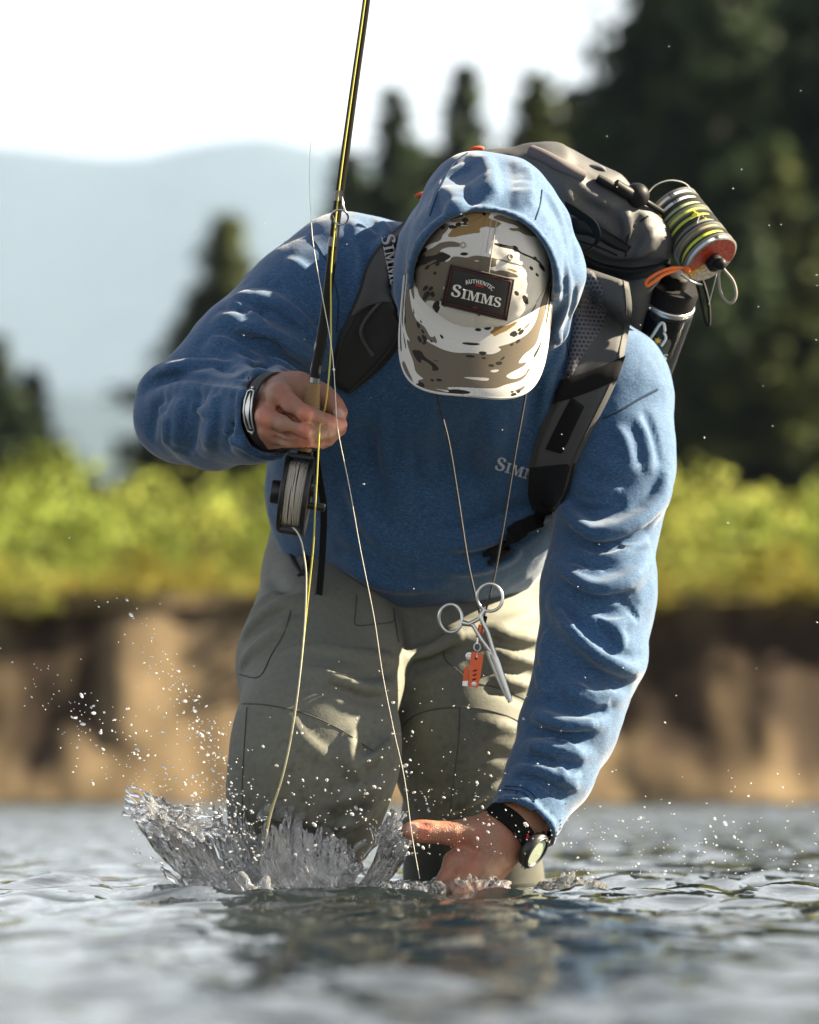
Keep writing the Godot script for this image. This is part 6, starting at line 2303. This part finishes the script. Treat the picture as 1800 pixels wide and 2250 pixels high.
func build_bracelet() -> void:
	var t := thing("leather_bracelet", "dark leather bracelet with a steel fish plate at the cuff of the fist", "bracelet")
	var c := dp(579, 866, 0.303)
	var ax := Vector3(0.74, -0.03, 0.67).normalized()
	var e1 := Vector3.UP.cross(ax).normalized() * -1.0
	if e1.x > 0: e1 = -e1
	var e2 := ax.cross(e1).normalized()
	if e2.y < 0: e2 = -e2
	var p := PackedVector3Array()
	for i in 49:
		var an := TAU * i / 48.0
		p.append(c + e1 * cos(an) * 0.0460 + e2 * sin(an) * 0.0470)
	var s := Shape.new()
	s.ribbon(p, ax, 0.016, 0.0028)
	put("band", s.done(), mat(lin(0.020, 0.017, 0.015), 0.6), t)
	# steel plate: an open frame with a fish inside, bent round the wrist
	var bend := func(a: float, h: float, lift: float) -> Vector3:      # a along the wrist in metres, h across
		var an := a / 0.046
		return c + (e1 * cos(an) + e2 * sin(an)) * (0.0482 + lift) + ax * h
	var plate := Node3D.new()
	plate.name = "plate"
	t.add_child(plate)
	s = Shape.new()
	var rim := PackedVector3Array()
	for q in [[-0.024, -0.0055], [-0.026, 0.0], [-0.024, 0.0055], [-0.012, 0.0062], [0.0, 0.0064], [0.012, 0.0062], [0.024, 0.0055], [0.026, 0.0], [0.024, -0.0055], [0.012, -0.0062], [0.0, -0.0064], [-0.012, -0.0062], [-0.024, -0.0055]]:
		rim.append(bend.call(q[0] - 0.002, q[1], 0.0008))
	s.tube(rim, 0.0013, 8, false)
	put("plate_frame", s.done(), m_steel, plate)
	s = Shape.new()
	var fish := []
	var wid := [0.0003, 0.0016, 0.0030, 0.0036, 0.0034, 0.0026, 0.0014, 0.0010, 0.0028]
	for i in 9: fish.append(bend.call(0.020 - i * 0.0054, 0.0005 * sin(i), 0.0006))
	s.ribbon(PackedVector3Array(fish), ax, wid.map(func(w): return w * 2.0), 0.0014)
	put("fish", s.done(), m_steel, plate)
	for a in [0.027, -0.029]:
		s = Shape.new()
		s.ball(bend.call(a, 0.0, 0.0006), 0.0022, 8)
		put("rivet", s.done(), m_steel, plate)
# ---------------------------------------------------------------- splashing water
func c6(x: float, y: float, z: float) -> Vector3:
	return at(280.0 + x / 2.6953, 1690.0 + y / 2.6953, z)

func strand(f: Field, rng: RandomNumberGenerator, a: Vector3, b: Vector3, c: Vector3, r0: float, r1: float, k: float, beads := 0.0) -> void:      # a thread of water along a curve
	var prev := a
	for i in range(1, 8):
		var t := i / 7.0
		var p := a.lerp(b, t).lerp(b.lerp(c, t), t)
		p += Vector3(rng.randf_range(-1, 1), rng.randf_range(-1, 1), rng.randf_range(-1, 1)) * 0.0018
		f.bone(prev, p, lerpf(r0, r1, (i - 1) / 7.0) * rng.randf_range(0.8, 1.2), lerpf(r0, r1, t) * rng.randf_range(0.8, 1.2), k)
		prev = p
	if beads > 0.0 and rng.randf() < 0.6: f.bone(prev, prev + Vector3(0, 0.001, 0), r1 * (1.4 + beads), r1 * (1.3 + beads), k)

func water_sheet(sh: Shape, base: Array, lip: Array, bulge: Vector3, sd: int) -> void:
	var ba := []
	var la := []
	for e in base: ba.append(c6(e[0], e[1], e[2]))
	for e in lip: la.append(c6(e[0], e[1], e[2]))
	var nb := noise(1.0, FastNoiseLite.TYPE_SIMPLEX_SMOOTH, 2, sd)
	var nu := 110
	var nv := 60
	var bc := curve(ba, 60)
	var lc := curve(la, 60)
	var front := PackedVector3Array()
	var back := PackedVector3Array()
	for j in nv:
		for i in nu:
			var u := float(i) / (nu - 1)
			var b := bc[int(u * (bc.size() - 1))]
			var l := lc[int(u * (lc.size() - 1))]
			var torn := 0.80 + 0.30 * nb.get_noise_1d(u * 8.0) + 0.24 * nb.get_noise_1d(u * 30.0 + 50.0)
			var v := float(j) / (nv - 1) * torn
			var m := b.lerp(l, 0.5) + bulge
			var p := b.lerp(m, v).lerp(m.lerp(l, v), v)
			p += Vector3(0.4, 0.3, 1.0) * 0.008 * nb.get_noise_2d(u * 5.0, v * 2.4 + sd * 7.0)
			p += Vector3(0.3, 0.5, 0.7) * 0.0030 * nb.get_noise_2d(u * 17.0, v * 7.0)
			var thick := 0.0016 + 0.0030 * (1.0 - absf(nb.get_noise_2d(u * 22.0 + v * 2.0, v * 3.0))) * (1.0 - 0.5 * v) + 0.0012 * nb.get_noise_2d(u * 40.0, v * 22.0)
			var hole := smoothstep(0.12, 0.30, nb.get_noise_2d(u * 10.0 + 30.0, v * 5.0 + sd) + 0.30 * (v - 0.75))
			thick = lerpf(thick, 0.00025, hole)
			if j == nv - 1 or i == 0 or i == nu - 1: thick = 0.0008
			elif j > nv - 6: thick += 0.0014
			thick = maxf(thick, 0.00025)
			var d := (bulge.normalized() * 0.3 + Vector3(0, 0, 1)).normalized()
			front.append(p + d * thick * 0.5)
			back.append(p - d * thick * 0.5)
	var s0 := sh.v.size()
	sh.sheet(front, nu, nv)
	orient(sh, eye, s0)
	var s1 := sh.v.size()
	sh.sheet(back, nu, nv)
	for i in range(s1, sh.n.size()):
		if sh.n[i].dot(sh.n[i - nu * nv]) > 0.0: sh.n[i] = -sh.n[i]
	for e in [[0, 0, 1, 0], [0, nv - 1, 1, 0], [0, 0, 0, 1], [nu - 1, 0, 0, 1]]:
		var cnt: int = nu if e[2] == 1 else nv
		for k in cnt - 1:
			var a: int = (e[1] + e[3] * k) * nu + e[0] + e[2] * k
			var c: int = (e[1] + e[3] * (k + 1)) * nu + e[0] + e[2] * (k + 1)
			sh.facing([front[a], front[c], back[c], back[a]], (front[a] - front[clampi(a + (nu if e[2] == 1 and e[1] == 0 else -nu if e[2] == 1 else 1 if e[0] == 0 else -1), 0, nu * nv - 1)]))
	rewind(sh)

func build_splash() -> void:
	var rng := RandomNumberGenerator.new()
	rng.seed = 2024
	var glass := mat(Color(1, 1, 1, 0.20), 0.03, 0.0, 0.5)
	glass.refraction_enabled = true
	glass.refraction_scale = 0.033
	glass.transparency = BaseMaterial3D.TRANSPARENCY_ALPHA
	glass.cull_mode = BaseMaterial3D.CULL_BACK
	var spray: StandardMaterial3D = glass.duplicate()
	var clear: StandardMaterial3D = glass.duplicate()
	clear.albedo_color = Color(1, 1, 1, 0.06)
	spray.albedo_color = Color(1, 1, 1, 0.26)
	spray.roughness = 0.10
	# thin sheets of water, rippled along their flow and torn at the lip
	var s := Shape.new()
	water_sheet(s, [[440, 705, 0.22], [560, 705, 0.21], [680, 705, 0.19]], [[70, 90, 0.24], [210, 150, 0.22], [420, 290, 0.19]], Vector3(-0.012, 0.010, 0.02), 1)
	water_sheet(s, [[400, 705, 0.18], [500, 705, 0.16], [640, 705, 0.14]], [[30, 300, 0.20], [120, 180, 0.17], [330, 210, 0.13]], Vector3(-0.016, 0.004, -0.02), 2)
	water_sheet(s, [[640, 705, 0.19], [780, 705, 0.18], [920, 705, 0.17]], [[490, 240, 0.17], [620, 200, 0.16], [790, 300, 0.15]], Vector3(-0.014, 0.006, 0.025), 4)
	water_sheet(s, [[800, 705, 0.22], [1080, 705, 0.24], [1370, 700, 0.22]], [[820, 260, 0.19], [960, 215, 0.18], [1180, 310, 0.18], [1395, 610, 0.19]], Vector3(-0.010, 0.008, 0.045), 5)
	water_sheet(s, [[1360, 695, 0.19], [1440, 695, 0.20], [1510, 690, 0.20]], [[1550, 270, 0.21], [1630, 320, 0.21], [1680, 450, 0.21]], Vector3(0.008, -0.006, 0.02), 7)
	var sp := put("water_splash", s.done(), glass)
	tag(sp, "tall clear splash of water thrown up left of the reaching hand", "splash")
	var f := Field.new()
	# threads that fly off the lips
	for i in 46:
		var t := rng.randf()
		var lip := c6(lerpf(70, 420, t) + rng.randf_range(-30, 40), lerpf(130, 330, t) + 200.0 * rng.randf() * (1.0 - t), 0.20 + rng.randf_range(-0.05, 0.07))
		var fly := Vector3(-rng.randf_range(0.004, 0.030), rng.randf_range(-0.004, 0.016), rng.randf_range(-0.008, 0.008))
		strand(f, rng, lip - fly * 1.6 + Vector3(0.01, -0.008, 0), lip, lip + fly, 0.0034, 0.0013, 0.005, 1.0)
	for i in 20:
		var t := rng.randf()
		var lip := c6(lerpf(840, 1390, t), 232.0 + 385.0 * pow(t, 2.1), 0.185 + rng.randf_range(-0.02, 0.02))
		strand(f, rng, lip - Vector3(0.012, 0.010, 0), lip, lip + Vector3(rng.randf_range(-0.004, 0.008), rng.randf_range(0.0, 0.008), 0), 0.0036, 0.0016, 0.005, 0.8)
	for i in 18:
		var q := c6(rng.randf_range(1540, 1700), rng.randf_range(260, 460), 0.21 + rng.randf_range(-0.02, 0.02))
		strand(f, rng, q - Vector3(0.014, 0.018, 0), q - Vector3(0.004, 0.006, 0), q, 0.0036, 0.0016, 0.005, 0.8)
	# broken water at the foot of the sheets
	for i in 34:
		var x := lerpf(360, 1520, rng.randf())
		var z := 0.20 + rng.randf_range(-0.09, 0.09)
		var base := c6(x, 715, z)
		strand(f, rng, base, base + Vector3(rng.randf_range(-0.02, 0.01), 0.012, 0), c6(x + rng.randf_range(-90, 40), 690 - 190.0 * rng.randf() * rng.randf(), z), 0.0064, 0.0020, 0.006, 0.3)
	var crest := []
	for i in 13:
		var t := i / 12.0
		crest.append([c6(lerpf(840, 1400, t), 222.0 + 400.0 * pow(t, 2.1), 0.185), 0.0030])
	f.chain(crest, 0.006)
	for e in [[[1400, 520], [1470, 430], [1455, 355]], [[1330, 500], [1370, 455], [1412, 430]], [[1480, 400], [1500, 392], [1530, 385]]]:
		f.chain([[c6(e[0][0], e[0][1], 0.19), 0.0034], [c6(e[1][0], e[1][1], 0.19), 0.0026], [c6(e[2][0], e[2][1], 0.19), 0.0042]], 0.006)
	# low jets at the left foot of the splash
	for e in [[[310, 700], [270, 650], [235, 620]], [[330, 705], [260, 630], [205, 590]], [[420, 700], [330, 600], [290, 540]]]:
		f.chain([[c6(e[0][0], e[0][1], 0.18), 0.0040], [c6(e[1][0], e[1][1], 0.18), 0.0030], [c6(e[2][0], e[2][1], 0.18), 0.0032]], 0.006)
	f.nz = noise(38.0, FastNoiseLite.TYPE_SIMPLEX_SMOOTH, 2, 99)
	f.namp = 0.0024
	s = Shape.new()
	net(f, c6(-60, 760, 0.04), c6(1760, 20, 0.34), 0.0022, s)
	put("torn_threads", s.done(), clear, sp).set_meta("kind", "stuff")
	# churned water round the fingers and along the hand
	f = Field.new()
	for i in 190:
		var x := lerpf(-60, 1000, rng.randf())
		var z := 0.21 + rng.randf_range(-0.03, 0.05)
		var hgt := rng.randf() * (130.0 if x > 350.0 and x < 900.0 else 70.0)
		var base := h7(x, 1075, z)
		strand(f, rng, base, base + Vector3(rng.randf_range(-0.01, 0.01), 0.01, 0), h7(x + rng.randf_range(-60, 60), 1060 - hgt, z + rng.randf_range(-0.01, 0.01)), 0.0036, 0.0014, 0.004)
	f.nz = noise(70.0, FastNoiseLite.TYPE_SIMPLEX_SMOOTH, 3, 98)
	f.namp = 0.0014
	s = Shape.new()
	net(f, h7(-160, 1110, 0.14), h7(1080, 800, 0.31), 0.0022, s)
	tag(put("water_splash", s.done(), clear), "low churned water where the fingers enter the river", "splash")
	# small splash to the right of the leg
	f = Field.new()
	for i in 150:
		var x := lerpf(1265, 1760, rng.randf())
		var z := 0.10 + rng.randf_range(-0.06, 0.06)
		var hgt := rng.randf() * 130.0 * exp(-absf(x - 1480.0) / 190.0)
		var base := h7(x, 1075, z)
		strand(f, rng, base, base + Vector3(0.006, 0.008, 0), h7(x + rng.randf_range(0, 120), 1040 - hgt, z), 0.0038, 0.0013, 0.004, 0.2)
	f.nz = noise(60.0, FastNoiseLite.TYPE_SIMPLEX_SMOOTH, 3, 97)
	f.namp = 0.0014
	s = Shape.new()
	net(f, h7(1220, 1110, 0.0), h7(1960, 760, 0.2), 0.0026, s)
	tag(put("water_splash", s.done(), clear), "small choppy splash to the right of the reaching hand", "splash")
	# drops in the air
	var drop := Shape.new()
	drop.ball(Vector3.ZERO, 1.0, 6)
	var mm := MultiMesh.new()
	mm.transform_format = MultiMesh.TRANSFORM_3D
	mm.mesh = drop.done()
	var all: Array[Transform3D] = []
	for i in 1500:
		var u := 0.0
		var v := 0.0
		var q := rng.randf()
		if q < 0.40:      # flung out from the plume in loose arcs
			var arc := int(rng.randf() * 9.0)
			var t := rng.randf()
			u = 560.0 - (120.0 + 52.0 * arc) * t + rng.randfn(0.0, 22.0)
			v = 1880.0 - (230.0 + 95.0 * (arc % 5)) * t + 130.0 * t * t * (1.0 + arc * 0.15) - 190.0 * t + rng.randfn(0.0, 30.0)
		elif q < 0.50:
			u = 285.0 + 240.0 * rng.randf()
			v = 1710.0 + 200.0 * rng.randf()
		elif q < 0.83:      # between the legs and over the hand
			u = 880.0 + rng.randfn(0.0, 170.0)
			v = 1880.0 - absf(rng.randfn(0.0, 150.0))
		elif q < 0.96:      # right side
			u = 1240.0 + 560.0 * rng.randf()
			v = 1930.0 - absf(rng.randfn(0.0, 90.0))
		else:
			u = rng.randf() * 1800.0
			v = 60.0 + 1500.0 * rng.randf()
		var r := 0.00055 + 0.0010 * pow(rng.randf(), 4.0)
		if rng.randf() < 0.05: r = rng.randf_range(0.0012, 0.0022)
		if v < 1300.0: r = minf(r, 0.0008)
		var b := Basis(Vector3(0, 0, 1), rng.randf_range(-1.2, 0.4)).scaled_local(Vector3(rng.randf_range(1.0, 2.0), 1.0, 1.0) * r)
		all.append(Transform3D(b, at(u, v, 0.18 + rng.randf_range(-0.16, 0.30))))
	mm.instance_count = all.size()
	for i in all.size(): mm.set_instance_transform(i, all[i])
	var o := MultiMeshInstance3D.new()
	o.name = "water_drops"
	o.multimesh = mm
	o.material_override = spray
	add_child(o)
	tag(o, "fine spray of water drops hanging in the air round the fisher", "water drops", "", "stuff")
